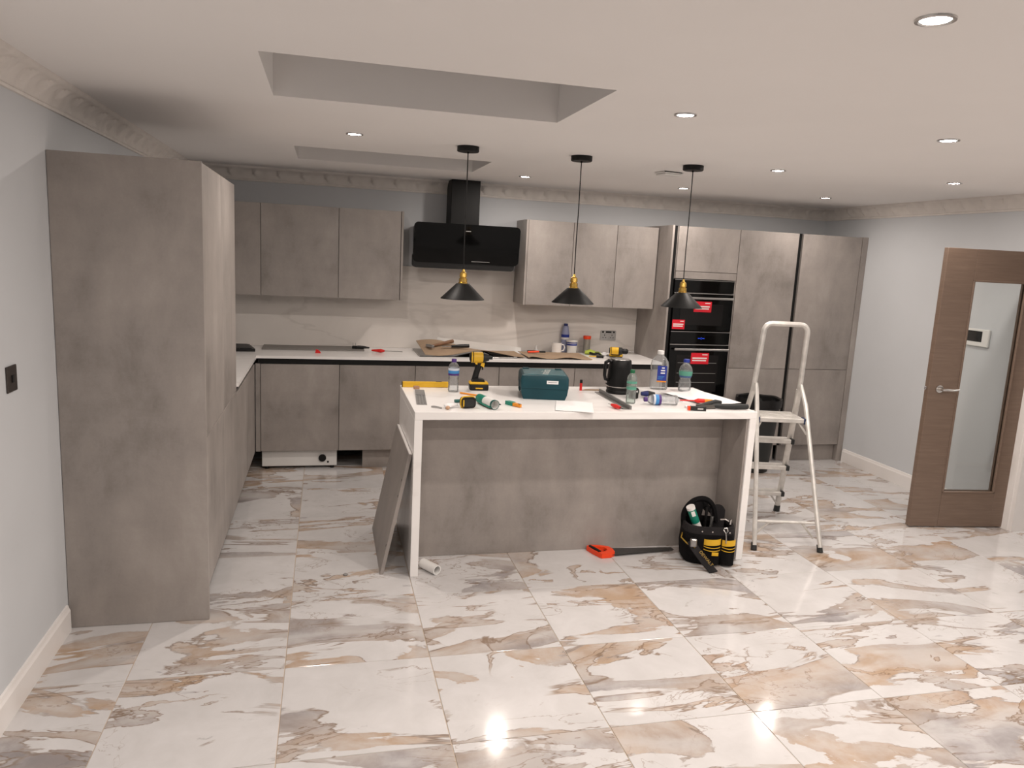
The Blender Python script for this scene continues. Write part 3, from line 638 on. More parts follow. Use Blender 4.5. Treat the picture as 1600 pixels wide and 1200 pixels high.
for h in (0.575, 0.37, 0.16):
    yy, w = sp(h); stp = B(-w+0.006, w-0.006, yy-0.055, yy+0.035, h-0.014, h+0.014, bev=0.003).build('step', ALU, t)
    for s in (-1, 1): B(s*w-0.012, s*w+0.012, yy-0.060, yy-0.022, h-0.018, h+0.018, bev=0.004).build('corner_cap', GREYP, stp)
MB().tube([(0.205, 0.74, 0.07), (0.14, 0.71, 0.145)], 0.007, 6).build('step_brace', ALU, t)

# ================================================================== BIN
t = thing('waste_bin', 'dark grey waste bin standing behind the stepladder', 'bin', (4.705, -0.835, 0))
MB().lathe([(0.0, 0.001), (0.128, 0.001), (0.132, 0.02), (0.180, 0.60), (0.186, 0.605), (0.188, 0.63), (0.176, 0.63), (0.172, 0.60), (0.126, 0.03), (0.0, 0.03)], 32, cap0=False, cap1=False).build('tub', GREYP, t)
lr = MB(); n = 40; rs = []
for r, z in ((0.168, 0.50), (0.172, 0.632), (0.190, 0.640), (0.194, 0.610), (0.192, 0.570)):
    rs.append([((r+0.002*math.sin(j*1.1+z*40))*math.cos(2*math.pi*j/n), (r+0.002*math.sin(j*1.1+z*40))*math.sin(2*math.pi*j/n), z+0.004*math.sin(j*0.9)) for j in range(n)])
lr.rings(rs, False, False).build('bin_liner', BLACKP, t)

# ================================================================== TOOL BAG, SAW AND THE THINGS ON THE FLOOR
t = thing('tool_bag', 'black and yellow open tool bag on the floor inside the right leg of the island', 'tool bag', (3.305, -2.635, 0.0), math.radians(-14))
def oval(w, d, z, n=28, p=3.2, sx=0.0):
    out = []
    for j in range(n):
        a = 2*math.pi*j/n; c, s_ = math.cos(a), math.sin(a); out.append((sx+w*math.copysign(abs(c)**(2/p), c), d*math.copysign(abs(s_)**(2/p), s_), z))
    return out
bw = MB(); bw.rings([oval(0.135, 0.100, 0.001), oval(0.148, 0.112, 0.02), oval(0.156, 0.120, 0.10), oval(0.150, 0.116, 0.19), oval(0.143, 0.108, 0.225), oval(0.134, 0.100, 0.224), oval(0.140, 0.104, 0.18), oval(0.140, 0.104, 0.03)], True, True)
bw.build('bag_body', CANVAS, t)
MB().rings([oval(0.1505, 0.1165, 0.188), oval(0.1445, 0.1100, 0.228), oval(0.132, 0.0980, 0.230), oval(0.132, 0.098, 0.20)], False, False).build('rim_binding', GREYC, t)
# pockets on the side towards the camera
for xa, xb in ((-0.045, 0.052), (0.060, 0.138)):
    pk = MB().sheet(lambda u, v: (xa+(xb-xa)*u, -0.117-0.022*math.sin(math.pi*u)**0.6*(0.5+0.5*(1-v)), 0.012+0.140*v), 10, 6).build('pocket', CANVAS, t)
    MB().sheet(lambda u, v: (xa+(xb-xa)*u, -0.1195-0.019*math.sin(math.pi*u)**0.6, 0.128+0.036*v+0.006*u), 10, 2).build('yellow_band', YELLOW, t)
    for zz in (0.118, 0.100): MB().sheet(lambda u, v: (xa+(xb-xa)*u, -0.1205-0.021*math.sin(math.pi*u)**0.6, zz+0.005*v-0.004*math.sin(math.pi*u)), 10, 1).build('piping', YELLOW, t)
B(0.000, 0.038, -0.1430, -0.1405, 0.072, 0.092).build('yellow_tab', YELLOW, t, smooth=False)
for x_ in (-0.06, 0.0, 0.10): MB().cyl((x_, -0.1125, 0.207), (x_, -0.119, 0.207), 0.0045, n=10).build('rivet', CHROME, t)
# flap strap falling forward on the left, with the maker's name
stp = MB().sheet(lambda u, v: (-0.120+0.115*v+0.045*(u-0.5), -0.128-0.10*v**1.4-0.01*math.sin(math.pi*v), 0.150-0.138*v**0.8+0.012*(u-0.5)), 4, 8, 0.006); stp.build('shoulder_strap', GREYC, t)
nm = text('strap_lettering', 'DEWALT', 0.026, mat('old_gold_print', srgb(150, 120, 40), 0.6), t, TR((-0.045, -0.196, 0.075)) @ RZ(math.radians(-8)) @ RX(math.radians(52)) @ RZ(math.radians(-48)))
MB().box(-0.128, -0.092, -0.150, -0.118, 0.118, 0.168, bev=0.006).build('buckle', STEEL, t)
MB().tube([(-0.150, -0.02, 0.16), (-0.165, -0.06, 0.145), (-0.140, -0.11, 0.128), (-0.10, -0.145, 0.118)], 0.004, 6).build('yellow_cord', mat('old_gold_print'), t)
# handle and inner tools
MB().tube(smooth([(-0.138, 0.02, 0.19), (-0.135, 0.04, 0.27), (-0.085, 0.05, 0.335), (-0.02, 0.05, 0.352), (0.03, 0.045, 0.315), (0.055, 0.04, 0.22)]), 0.023, 10, flat=0.7).build('carry_handle', CANVAS, t)
MB().sheet(lambda u, v: (0.020+0.085*u, 0.03+0.012*math.sin(math.pi*u), 0.17+(0.155-0.03*abs(2*u-1)**3)*v), 8, 6, 0.0).build('divider_flap', GREYC, t)
MB().tube([(0.06, -0.120, 0.225), (0.075, -0.128, 0.205), (0.085, -0.125, 0.22), (0.08, -0.122, 0.235), (0.065, -0.122, 0.236)], 0.004, 6, closed=True).build('clip', CHROME, t)
MB().tube([(0.075, -0.124, 0.205), (0.078, -0.134, 0.17), (0.076, -0.140, 0.150)], 0.004, 6).build('clip_strap', STEEL, t)
MB().tube([(0.055, -0.06, 0.265), (0.08, -0.07, 0.272), (0.10, -0.075, 0.262), (0.112, -0.078, 0.275), (0.108, -0.08, 0.245)], 0.005, 6).build('side_clip', CHROME, t)
# tools standing in the bag
ct = thing('sealant_cartridge', 'teal and white sealant tube standing in the tool bag', 'sealant tube', (3.268, -2.640, 0.13), math.radians(-14))
CM = RY(math.radians(-24)) @ RX(math.radians(8))
MB().lathe([(0.0, 0.0), (0.024, 0.0), (0.024, 0.13), (0.0, 0.13)], 20, cap0=False, cap1=False).xf(CM).build('tube_body', WHITEPL, ct)
MB().lathe([(0.0246, 0.115), (0.0246, 0.205)], 20, cap0=False, cap1=False).xf(CM).build('label_band', GREENT, ct)
MB().lathe([(0.0, 0.205), (0.0255, 0.204), (0.0255, 0.222), (0.0, 0.222)], 20, cap0=False, cap1=False).xf(CM).build('end_cap', PRINTW, ct)
B(-0.011, 0.011, -0.0262, -0.0246, 0.166, 0.198).xf(CM).build('print_block', PRINTW, ct, smooth=False)
gl = thing('black_glove', 'black work glove stuffed in the back of the tool bag', 'glove', (3.275, -2.565, 0.17), math.radians(-14))
MB().rings([[(x_+w_*math.cos(2*math.pi*j/14), 0.030*math.sin(2*math.pi*j/14)*k_, z_) for j in range(14)] for x_, w_, k_, z_ in ((-0.02, 0.030, 1.0, 0.0), (-0.025, 0.045, 1.2, 0.07), (-0.022, 0.050, 1.15, 0.13), (-0.015, 0.040, 0.9, 0.165), (-0.012, 0.015, 0.5, 0.178))]).build('palm', CANVAS, gl)
for k in range(4): MB().tube(smooth([(0.005+0.012*k, -0.004, 0.14-0.012*k), (0.022+0.014*k, -0.012, 0.165-0.016*k), (0.036+0.016*k, -0.020, 0.15-0.022*k)], 4), 0.012, 8).build('finger', CANVAS, gl)
for x_, y_, h_, m_, lb in ((3.305, -2.60, 0.145, BLACKP, 'black tool handle standing in the tool bag behind the sealant tube'), (3.325, -2.635, 0.10, STEEL, 'small steel tool upright in the tool bag beside the sealant tube')):
    o = MB(); o.tube([(0, 0, 0), (0.003, 0, h_*0.5), (0.006, 0.002, h_)], [0.008, 0.009, 0.010], 8); ob = o.build('upright_tool', m_); ob.location = (x_, y_, 0.16); tag(ob, lb, 'tool')

t = thing('hand_saw', 'hand saw with orange handle lying on the floor against the island', 'saw', (2.625, -2.552, 0.0), math.radians(2))
Mw = TR((0, 0, 0.012)) @ RX(math.radians(-14))
B_ = [(0.10, -0.012), (0.535, 0.012), (0.535, 0.048), (0.10, 0.098)]
MB().prism(B_, XY, 0.000, 0.002).xf(TR((0, 0, 0.013))).build('blade', mat('dark_saw_steel', (0.10, 0.10, 0.10, 1), 0.35, 0.8), t, smooth=False)
out = [(0.005, 0.112), (0.035, 0.125), (0.085, 0.112), (0.135, 0.085), (0.145, 0.045), (0.140, 0.0), (0.105, -0.020), (0.050, -0.022), (0.040, -0.005), (0.020, 0.050)]
inn = [(0.032, 0.100), (0.045, 0.104), (0.075, 0.092), (0.103, 0.072), (0.108, 0.048), (0.104, 0.030), (0.085, 0.015), (0.068, 0.010), (0.060, 0.018), (0.045, 0.058)]
hh = MB(); nn = len(out); hh.rings([[(x, y, 0.030) for x, y in out], [(x, y, 0.030) for x, y in inn], [(x, y, 0.001) for x, y in inn], [(x, y, 0.001) for x, y in out]], closed=True)
hh.build('handle', ORANGE, t, ang=40); MB().tube([(0.022, 0.104, 0.026), (0.033, 0.058, 0.029), (0.050, 0.010, 0.026)], 0.012, 8).build('grip', BLACKP, t)
pp = MB(); pp.rings([[(x, r*math.cos(2*math.pi*j/24), 0.0275+r*math.sin(2*math.pi*j/24)) for j in range(24)] for x, r in ((-0.062, 0.027), (0.062, 0.027), (0.062, 0.021), (-0.062, 0.021))], closed=True)
o = pp.build('plastic_pipe', WHITEPL); o.location = (1.655, -2.625, 0.0); o.rotation_euler = (0, 0, math.radians(-58)); tag(o, 'short white plastic pipe lying on the floor by the left leg of the island', 'pipe')
for x_, y_, r_, lb in ((1.205, -2.62, 0.012, 'tiny grey stone chip on the floor left of the island'), (0.72, -3.33, 0.005, 'tiny dark speck of debris on the floor by the big end panel')):
    b = MB(); b.lathe([(0, 0.0005), (r_, 0.0005), (r_*1.1, r_*0.5), (r_*0.5, r_*0.95), (0, r_)], 6, cap0=False, cap1=False); o = b.build('debris_chip', MIDGREY); o.location = (x_, y_, 0); tag(o, lb, 'debris')

# ================================================================== THINGS ON THE ISLAND
def on_i(name, label, cat, x, y, rz=0.0, group=None): return thing(name, label, cat, (x, y, IZ+0.0006), rz, group)
def on_c(name, label, cat, x, y, rz=0.0, group=None, dz=0.0): return thing(name, label, cat, (x, y, CT+0.0006+dz), rz, group)
# spirit level on a wood block
t = on_i('spirit_level', 'short yellow spirit level lying along the back left edge of the island', 'spirit level', 1.690, -1.955, math.radians(-1))
B(-0.142, 0.142, -0.011, 0.011, 0.0, 0.034, bev=0.002).build('beam', YELLOW, t); B(-0.146, -0.142, -0.011, 0.011, 0.0, 0.034).build('end_cap', BLACKP, t); B(0.142, 0.146, -0.011, 0.011, 0.0, 0.034).build('end_cap', BLACKP, t)
B(0.062, 0.098, -0.006, 0.006, 0.0341, 0.0355).build('vial', GREYP, t)
o = B(-0.017, 0.017, -0.012, 0.012, 0, 0.018, bev=0.001).build('wood_block', mat('offcut_wood', (0.36, 0.20, 0.12, 1), 0.7, var=0.2)); o.location = (1.626, -2.02, IZ+0.0006); tag(o, 'small brown wood offcut in front of the spirit level', 'wood block')
# perforated strip
t = on_i('perforated_strip', 'grey perforated metal strip lying on the left of the island', 'metal strip', 1.6185, -2.29, math.radians(-5))
b = MB()
for xx in (-0.0245, -0.0082, 0.0082, 0.0245): b.box(xx-0.003, xx+0.003, -0.205, 0.06, 0.0, 0.004)
for k in range(14): yy = -0.205+k*0.0205; b.box(-0.0275, 0.0275, yy-0.0045, yy+0.0045, 0.0001, 0.0042)
b.box(-0.0275, 0.0275, 0.055, 0.205, 0.0, 0.008, bev=0.001); b.build('perforated_plate', MIDGREY, t, smooth=False); B(-0.0275, 0.0275, 0.09, 0.17, 0.008, 0.0092).build('end_plate', MIDGREY, t, smooth=False)
# clear water bottles
def bottle(x, y, label, h, r, cap, labels, body=None, prof=None, rz=0.0, lying=None, ribs=True):
    t = on_i('water_bottle', label, 'bottle', x, y, rz, 'drinks bottles on the island'); body = body or PET
    if prof is None: prof = [(0.72, 0.0), (0.93, 0.012), (1.0, 0.05), (0.97, 0.10), (1.0, 0.15), (0.95, 0.22), (0.99, 0.28), (0.94, 0.34), (0.99, 0.40), (0.96, 0.46), (1.0, 0.50), (1.0, 0.74), (0.92, 0.80), (0.62, 0.87), (0.40, 0.90), (0.38, 0.93)]
    LMx = Matrix.Identity(4) if lying is None else lying
    MB().lathe([(0.0, 0.001)]+[(r*a, max(h*z, 0.001)) for a, z in prof], 24, cap0=False, cap1=False).xf(LMx).build('body', body, t)
    MB().lathe([(0.0, h*0.905), (r*0.47, h*0.905), (r*0.47, h*0.985), (r*0.43, h), (0.0, h)], 18, cap0=False, cap1=False).xf(LMx).build('cap', cap, t)
    for za, zb, m_ in labels:
        def rr(z):
            for (a, z0), (b_, z1) in zip(prof, prof[1:]):
                if z0 <= z <= z1: return r*(a+(b_-a)*(z-z0)/max(z1-z0, 1e-6))
            return r
        MB().lathe([(rr(za+(zb-za)*k/4)+0.0008, h*(za+(zb-za)*k/4)) for k in range(5)], 24, cap0=False, cap1=False).xf(LMx).build('label_band', m_, t)
    return t
LBW = mat('white_label_film', srgb(200, 205, 215), 0.5)
bottle(1.836, -2.10, 'upright clear water bottle with purple cap beside the yellow driver', 0.198, 0.032, PURPLE, ((0.51, 0.57, PURPLE), (0.57, 0.66, LABELB), (0.66, 0.73, LBW)))
HG = [(0.88, 0.0), (0.98, 0.02), (1.0, 0.08), (0.94, 0.16), (0.98, 0.20), (0.90, 0.26), (0.92, 0.31), (0.80, 0.38), (0.84, 0.43), (0.98, 0.50), (1.02, 0.60), (1.0, 0.68), (0.85, 0.77), (0.58, 0.84), (0.42, 0.87), (0.40, 0.90)]
bottle(3.385, -2.03, 'hourglass shaped water bottle with blue cap at the right end of the island', 0.212, 0.042, BLUEP, ((0.44, 0.50, LABELD), (0.50, 0.64, LABELG)), prof=HG)
bottle(2.836, -2.44, 'slim clear bottle with green cap standing in front of the kettle', 0.200, 0.029, mat('green_cap', srgb(20, 95, 60), 0.4), ((0.42, 0.50, LABELG), (0.60, 0.66, LABELG)), body=PETG)
bottle(2.905, -2.475, 'clear water bottle with purple cap lying on its side', 0.20, 0.030, PURPLE, ((0.51, 0.58, PURPLE), (0.58, 0.68, LABELB), (0.68, 0.74, LBW)), lying=TR((0.20, 0, 0.031)) @ RY(-math.pi/2), rz=math.radians(-8))
# big bottle, squarish
t = on_i('large_bottle', 'large clear plastic bottle with white cap and blue label', 'bottle', 3.235, -1.95, math.radians(-12), 'drinks bottles on the island')
def sq(w, d, z, p=5): return oval(w, d, z, 28, p)
MB().rings([sq(0.052, 0.036, 0.001), sq(0.056, 0.040, 0.01), sq(0.056, 0.040, 0.165), sq(0.052, 0.038, 0.185), sq(0.036, 0.030, 0.212, 3), sq(0.020, 0.020, 0.226, 2), sq(0.019, 0.019, 0.234, 2)], True, False).build('body', PET, t)
MB().lathe([(0.0, 0.232), (0.022, 0.232), (0.022, 0.252), (0.019, 0.256), (0.0, 0.256)], 18, cap0=False, cap1=False).build('cap', WHITEPL, t)
MB().sheet(lambda u, v: (-0.022+0.062*u, -0.0412, 0.062+0.098*v), 1, 1, 0.0).build('blue_label', BLUEP, t, recalc=False)
B(-0.022, 0.040, -0.0418, -0.0413, 0.052, 0.061).build('amber_strip', ORANGEB, t, smooth=False)
for k, (a, b_) in enumerate(((0.002, 0.020), (-0.004, 0.024), (-0.004, 0.024))): B(a+0.004, b_+0.004, -0.0418, -0.0413, 0.142-0.017*k, 0.150-0.017*k).build('print_line', PRINTW, t, smooth=False)
for k in range(3): B(-0.016, 0.026-0.006*k, -0.0418, -0.0413, 0.088-0.008*k, 0.091-0.008*k).build('print_line', LABELB, t, smooth=False)

# cordless tools
def driver(t, kind):
    """impact driver / drill, bit towards +x, standing on its battery at z=0"""
    bt = B(-0.058, 0.058, -0.036, 0.036, 0.0, 0.038, bev=0.007, seg=2).build('battery', BLACKP, t)
    B(-0.022, 0.022, -0.0368, -0.0361, 0.010, 0.018).build('battery_print', YELLOW, bt, smooth=False)
    B(-0.060, 0.056, -0.034, 0.034, 0.036, 0.052, bev=0.005).build('battery_shoe', YELLOW, t)
    MB().prism([(-0.046, 0.052), (0.034, 0.052), (0.030, 0.066), (-0.008, 0.074), (-0.040, 0.070)], XZ, -0.026, 0.026).build('foot', BLACKP, t)
    g = MB(); rs = []
    for x_, z_, w_, d_ in ((-0.026, 0.062, 0.020, 0.016), (-0.020, 0.095, 0.019, 0.017), (-0.010, 0.13, 0.019, 0.017), (-0.002, 0.168, 0.024, 0.019)): rs.append([(x_+q[0], q[1], z_) for q in oval(w_, d_, 0, 16, 2.4)])
    g.rings(rs).build('grip', BLACKP, t)
    MB().prism([(0.012, 0.148), (0.022, 0.150), (0.024, 0.126), (0.016, 0.124)], XZ, -0.007, 0.007).build('trigger', BLACKP, t)
    def hx(x_, r_, m=1.0): return [(x_, r_*math.cos(2*math.pi*j/20), 0.200+m*r_*math.sin(2*math.pi*j/20)) for j in range(20)]
    MB().rings([hx(-0.056, 0.026), hx(-0.050, 0.031, 1.1), hx(0.014, 0.031, 1.1), hx(0.020, 0.029)]).build('motor_housing', YELLOW, t)
    MB().rings([hx(-0.062, 0.018), hx(-0.057, 0.027, 1.1), hx(-0.040, 0.0325, 1.1)]).build('rear_cap', BLACKP, t)
    MB().prism([(-0.030, 0.172), (0.030, 0.166), (0.026, 0.140), (0.010, 0.150), (-0.026, 0.160)], XZ, -0.017, 0.017).build('grip_collar', YELLOW, t)
    if kind == 'impact':
        MB().rings([hx(0.019, 0.030), hx(0.028, 0.030), hx(0.048, 0.023), hx(0.056, 0.020)]).build('nose', GREYP, t)
        MB().rings([hx(0.055, 0.012), hx(0.078, 0.011)]).build('bit_holder', GREYP, t); MB().cyl((0.076, 0, 0.200), (0.115, 0, 0.200), 0.0032, n=8).build('bit', STEEL, t)
    else:
        MB().rings([hx(0.019, 0.031), hx(0.045, 0.031), hx(0.050, 0.027)]).build('clutch_ring', GREYP, t)
        MB().rings([hx(0.050, 0.023), hx(0.085, 0.024), hx(0.100, 0.014)]).build('chuck', BLACKP, t); MB().cyl((0.098, 0, 0.200), (0.150, 0, 0.200), 0.0035, n=8).build('bit', STEEL, t)
t = on_i('impact_driver', 'yellow and black cordless impact driver standing on the island', 'power tool', 2.005, -2.03, math.radians(-4)); driver(t, 'impact')
t = on_c('cordless_drill', 'yellow and black cordless drill lying on the back worktop behind the kettle', 'power tool', 3.53, -0.44, math.radians(-22), dz=0.036)
ch0 = thing('_tmp', '', '')
driver(ch0, 'drill')
LD = TR((0, 0.0, 0.0)) @ RX(math.radians(78)) @ TR((0, 0, -0.12))
for c in list(ch0.children):
    c.parent = t; c.data.transform(LD)
    for g_ in c.children: g_.data.transform(LD)
zmin = min((v.co.z for c in t.children for v in c.data.vertices)); t.location.z = CT+0.001-zmin
bpy.data.objects.remove(ch0)

# teal tool case
t = on_i('tool_case', 'teal plastic power tool case on the middle of the island', 'tool case', 2.362, -2.205, math.atan2(-0.074, 0.229)*0.62)
P_ = [(-0.128, 0.0), (0.128, 0.0), (0.137, 0.035), (0.139, 0.062), (-0.139, 0.062), (-0.137, 0.035)]
MB().prism([(-0.122, 0.0), (0.122, 0.0), (0.134, 0.03), (0.138, 0.062), (-0.138, 0.062), (-0.134, 0.03)], XZ, -0.140, 0.140).build('base_shell', TEAL, t)
ld = MB(); ld.rings([[(x_*1.0, y_, z_) for x_, y_ in rrect(w, d, 0.016, 4)] for w, d, z_ in ((0.282, 0.286, 0.063), (0.284, 0.288, 0.070), (0.282, 0.286, 0.122), (0.272, 0.276, 0.138), (0.258, 0.262, 0.142))])
ld = ld.build('lid', TEAL, t); MB().rings([[(x_, y_, z_) for x_, y_ in rrect(w, d, 0.02, 4)] for w, d, z_ in ((0.252, 0.256, 0.1422), (0.246, 0.250, 0.1455))]).build('lid_top', TEALT, t)
for sx in (-0.10, 0.10): B(sx-0.020, sx+0.020, 0.08, 0.12, 0.1457, 0.151, bev=0.003).build('latch', TEAL, t)
for sx in (-0.1405, 0.1405): B(sx-0.004, sx+0.004, -0.05, 0.05, 0.03, 0.10, bev=0.002).build('side_clip', TEAL, t)
B(0.010, 0.078, -0.1448, -0.1441, 0.094, 0.114).build('paper_label', PAPER, t, smooth=False); B(0.018, 0.070, -0.1452, -0.1448, 0.103, 0.106).build('print_line', MIDGREY, t, smooth=False)
text('lid_lettering', 'makita', 0.075, mat('faded_lettering', (0.42, 0.44, 0.42, 1), 0.6), t, TR((0.012, -0.015, 0.1458)) @ RZ(math.radians(80)), 0.0003)

# kettle
t = on_i('electric_kettle', 'matt black electric kettle standing towards the right of the island', 'kettle', 2.895, -2.10, math.radians(8))
MB().lathe([(0.0, 0.0), (0.078, 0.0), (0.080, 0.010), (0.076, 0.020), (0.0, 0.020)], 32, cap0=False, cap1=False).build('power_base', BLACKP, t)
MB().lathe([(0.0, 0.021), (0.076, 0.021), (0.0785, 0.030), (0.0775, 0.042), (0.0, 0.042)], 32, cap0=False, cap1=False).build('foot_ring', BLACKP, t)
MB().lathe([(0.0782, 0.042), (0.0788, 0.043), (0.0788, 0.046), (0.0780, 0.047)], 32, cap0=False, cap1=False).build('chrome_ring', CHROME, t)
MB().lathe([(0.0, 0.046), (0.0775, 0.047), (0.0772, 0.10), (0.072, 0.17), (0.068, 0.206), (0.064, 0.212), (0.0, 0.212)], 36, cap0=False, cap1=False).build('jug', mat('matt_black_jug', (0.005, 0.005, 0.005, 1), 0.4, spec=0.3), t)
MB().lathe([(0.0, 0.2115), (0.058, 0.2115), (0.056, 0.217), (0.0, 0.219)], 32, cap0=False, cap1=False).build('lid', STEEL, t)
MB().tube([(-0.062, 0, 0.200), (-0.085, 0, 0.205), (-0.103, 0, 0.196), (-0.108, 0, 0.165), (-0.108, 0, 0.115), (-0.100, 0, 0.088), (-0.078, 0, 0.082)], [0.013, 0.014, 0.014, 0.0125, 0.0125, 0.0125, 0.011], 10, flat=0.8).build('handle', BLACKP, t)
B(-0.095, -0.075, -0.010, 0.010, 0.058, 0.064, bev=0.002).build('switch', BLACKP, t)
cb_ = MB(); cb_.tube(smooth([(0.078, 0.0, 0.008), (0.10, 0.0, 0.008), (0.13, -0.012, 0.016), (0.135, 0.02, 0.022), (0.105, 0.03, 0.018), (0.10, 0.0, 0.026), (0.125, -0.02, 0.028), (0.118, -0.05, 0.010), (0.09, -0.075, 0.006), (0.05, -0.110, 0.006), (0.012, -0.165, 0.008)]), 0.0045, 6); cb_.build('power_cord', GREYP, t)
B(-0.028, 0.020, -0.215, -0.165, 0.0005, 0.040, bev=0.009, seg=2).build('plug', BLACKP, t)
# aluminium bar
t = on_i('metal_profile', 'grey aluminium profile bar lying in front of the kettle', 'metal bar', 2.752, -2.36, math.radians(-1.5))
B(-0.020, 0.020, -0.27, 0.27, 0.0, 0.004).build('flange', STEEL, t, smooth=False); B(0.008, 0.020, -0.27, 0.27, 0.004, 0.022, bev=0.001).build('upstand', mat('dull_grey_metal', (0.20, 0.20, 0.195, 1), 0.45, 0.5), t, smooth=False)
# red marker, pencils, small tools
t = on_i('red_marker', 'red marker with black cap standing upright on the island', 'marker', 2.667, -2.03)
MB().lathe([(0.0, 0.0), (0.0085, 0.0), (0.0085, 0.048), (0.0, 0.048)], 14, cap0=False, cap1=False).build('barrel', REDP, t); MB().lathe([(0.0, 0.048), (0.0088, 0.048), (0.0085, 0.068), (0.0, 0.069)], 14, cap0=False, cap1=False).build('cap', BLACKP, t)
def stick(name, label, cat, p0, p1, segs, z=None, base=IZ):
    """segs: (t0, t1, r0, r1, part, material) along the line p0-p1 on a top"""
    a = Vector((*p0, 0)); b = Vector((*p1, 0)); rmax = max(max(s_[2], s_[3]) for s_ in segs); t = thing(name, label, cat, (a.x, a.y, base+0.0008), 0)
    for t0, t1, r0, r1, pn, m_ in segs:
        q0 = (b-a)*t0; q1 = (b-a)*t1; MB().cyl((q0.x, q0.y, rmax), (q1.x, q1.y, rmax), r0, r1, 10).build(pn, m_, t)
    return t
stick('carpenter_pencil', 'orange carpenter pencil lying beside the purple capped bottle', 'pencil', (1.868, -2.165), (2.005, -2.29), ((0, .75, .005, .005, 'shaft', ORANGEB), (.75, .88, .005, .0035, 'yellow_end', YELLOW), (.88, 1, .0035, .001, 'lead_tip', GREYP)))
stick('teal_knife', 'flat teal handled knife lying behind the tape measure', 'knife', (1.790, -2.44), (1.955, -2.40), ((0, .62, .0095, .009, 'handle', mat('dark_teal', srgb(15, 80, 75), 0.4)), (.62, 1, .007, .004, 'blade', STEEL)))
t = on_i('tape_measure', 'black and yellow tape measure on the left front of the island', 'tape measure', 1.838, -2.575, math.radians(14))
MB().prism(rrect(0.078, 0.058, 0.018, 4), XZ, -0.021, 0.021).xf(TR((0, 0, 0.030))).build('case', BLACKP, t)
for s in (-1, 1): MB().prism(rrect(0.060, 0.040, 0.014, 4), XZ, s*0.0212, s*0.0222).xf(TR((0, 0, 0.030))).build('side_plate', GREYP, t)
MB().tube([(x_, 0, z_+0.030) for x_, z_ in rrect(0.080, 0.060, 0.019, 4)], 0.0055, 6, closed=True).build('yellow_rim', YELLOW, t)
B(-0.037, -0.031, -0.0236, -0.0225, 0.012, 0.048).build('yellow_stripe', YELLOW, t, smooth=False)
t = on_i('silicone_tube', 'teal and white silicone tube lying with its open end to the camera', 'sealant tube', 1.950, -2.52, math.radians(14))
TM = TR((0, 0, 0.0265)) @ RX(math.pi/2)      # axis along -y
MB().lathe([(0.0, -0.10), (0.016, -0.10), (0.025, -0.085), (0.0255, -0.02), (0.0255, 0.0)], 24, cap0=False, cap1=False).xf(TM).build('teal_end', GREENT, t)
MB().lathe([(0.0255, 0.0), (0.0255, 0.11), (0.022, 0.11), (0.022, 0.06), (0.0, 0.06)], 24, cap0=False, cap1=False).xf(TM).build('white_tube', WHITEPL, t)
MB().lathe([(0.0258, 0.098), (0.0262, 0.100), (0.0262, 0.113), (0.0235, 0.113)], 24, cap0=False, cap1=False).xf(TM).build('end_ring', mat('dark_teal'), t)
MB().tube([(-0.024, -0.10, 0.012), (-0.026, -0.02, 0.012), (-0.020, 0.07, 0.014)], 0.005, 6).build('label_edge', GREENT, t)
t = on_i('snap_knife', 'green and amber snap-off knife lying on the front of the island', 'knife', 2.105, -2.52, math.radians(-62))
MB().prism([(-0.055, -0.012), (-0.050, 0.016), (-0.006, 0.018), (0.006, 0.012), (0.004, -0.014)], XY, 0.0, 0.020).build('green_handle', GREENT, t, smooth=False); MB().prism([(0.006, -0.011), (0.006, 0.011), (0.060, 0.009), (0.066, -0.008)], XY, 0.002, 0.018).build('amber_body', ORANGEB, t, smooth=False); B(0.040, 0.060, -0.004, 0.005, 0.0182, 0.0195).build('slider', BLACKP, t, smooth=False)
o = MB().prism([(-0.030, -0.004), (-0.022, 0.010), (0.030, 0.002), (0.034, -0.004)], XY, 0, 0.008).build('trim_blade', STEEL, smooth=False); o.location = (1.668, -2.585, IZ+0.0006); o.rotation_euler = (0, 0, math.radians(-35)); tag(o, 'small silver trimming blade on the left front of the island', 'blade')
o = MB().prism([(-0.013, -0.003), (-0.010, 0.004), (0.013, 0.003), (0.014, -0.002)], XY, 0, 0.005).build('driver_bit', GREYP, smooth=False); o.location = (2.030, -2.49, IZ+0.0006); o.rotation_euler = (0, 0, math.radians(-55)); tag(o, 'tiny dark driver bit lying between the silicone tube and snap knife', 'driver bit')
t = on_i('masking_tape_wad', 'crumpled white tape wad with a tan end near the tape measure', 'tape', 1.747, -2.585, math.radians(60))
rs = []
for k in range(9):
    u = k/8; rr = 0.012+0.010*math.sin(math.pi*u); rs.append([(0.085*u-0.045, 0.016*math.sin(u*4)+(rr+R.uniform(-.002, .002))*math.cos(2*math.pi*j/10), 0.0135+0.55*(rr+R.uniform(-.002, .002))*math.sin(2*math.pi*j/10)) for j in range(10)])
MB().rings(rs).build('wad', PAPER, t); B(-0.062, -0.040, -0.010, 0.010, 0.002, 0.020, bev=0.005).build('tan_end', mat('tan_rubber', (0.48, 0.30, 0.19, 1), 0.6), t)
stick('small_screwdriver', 'small screwdriver with red handle near the front edge of the island', 'screwdriver', (2.668, -2.52), (2.698, -2.672), ((0, .25, .002, .002, 'shaft', STEEL), (.22, .5, .008, .013, 'handle', REDP), (.5, .78, .013, .008, 'handle_end', REDP), (.78, 1, .004, .002, 'tip', GREYP)))
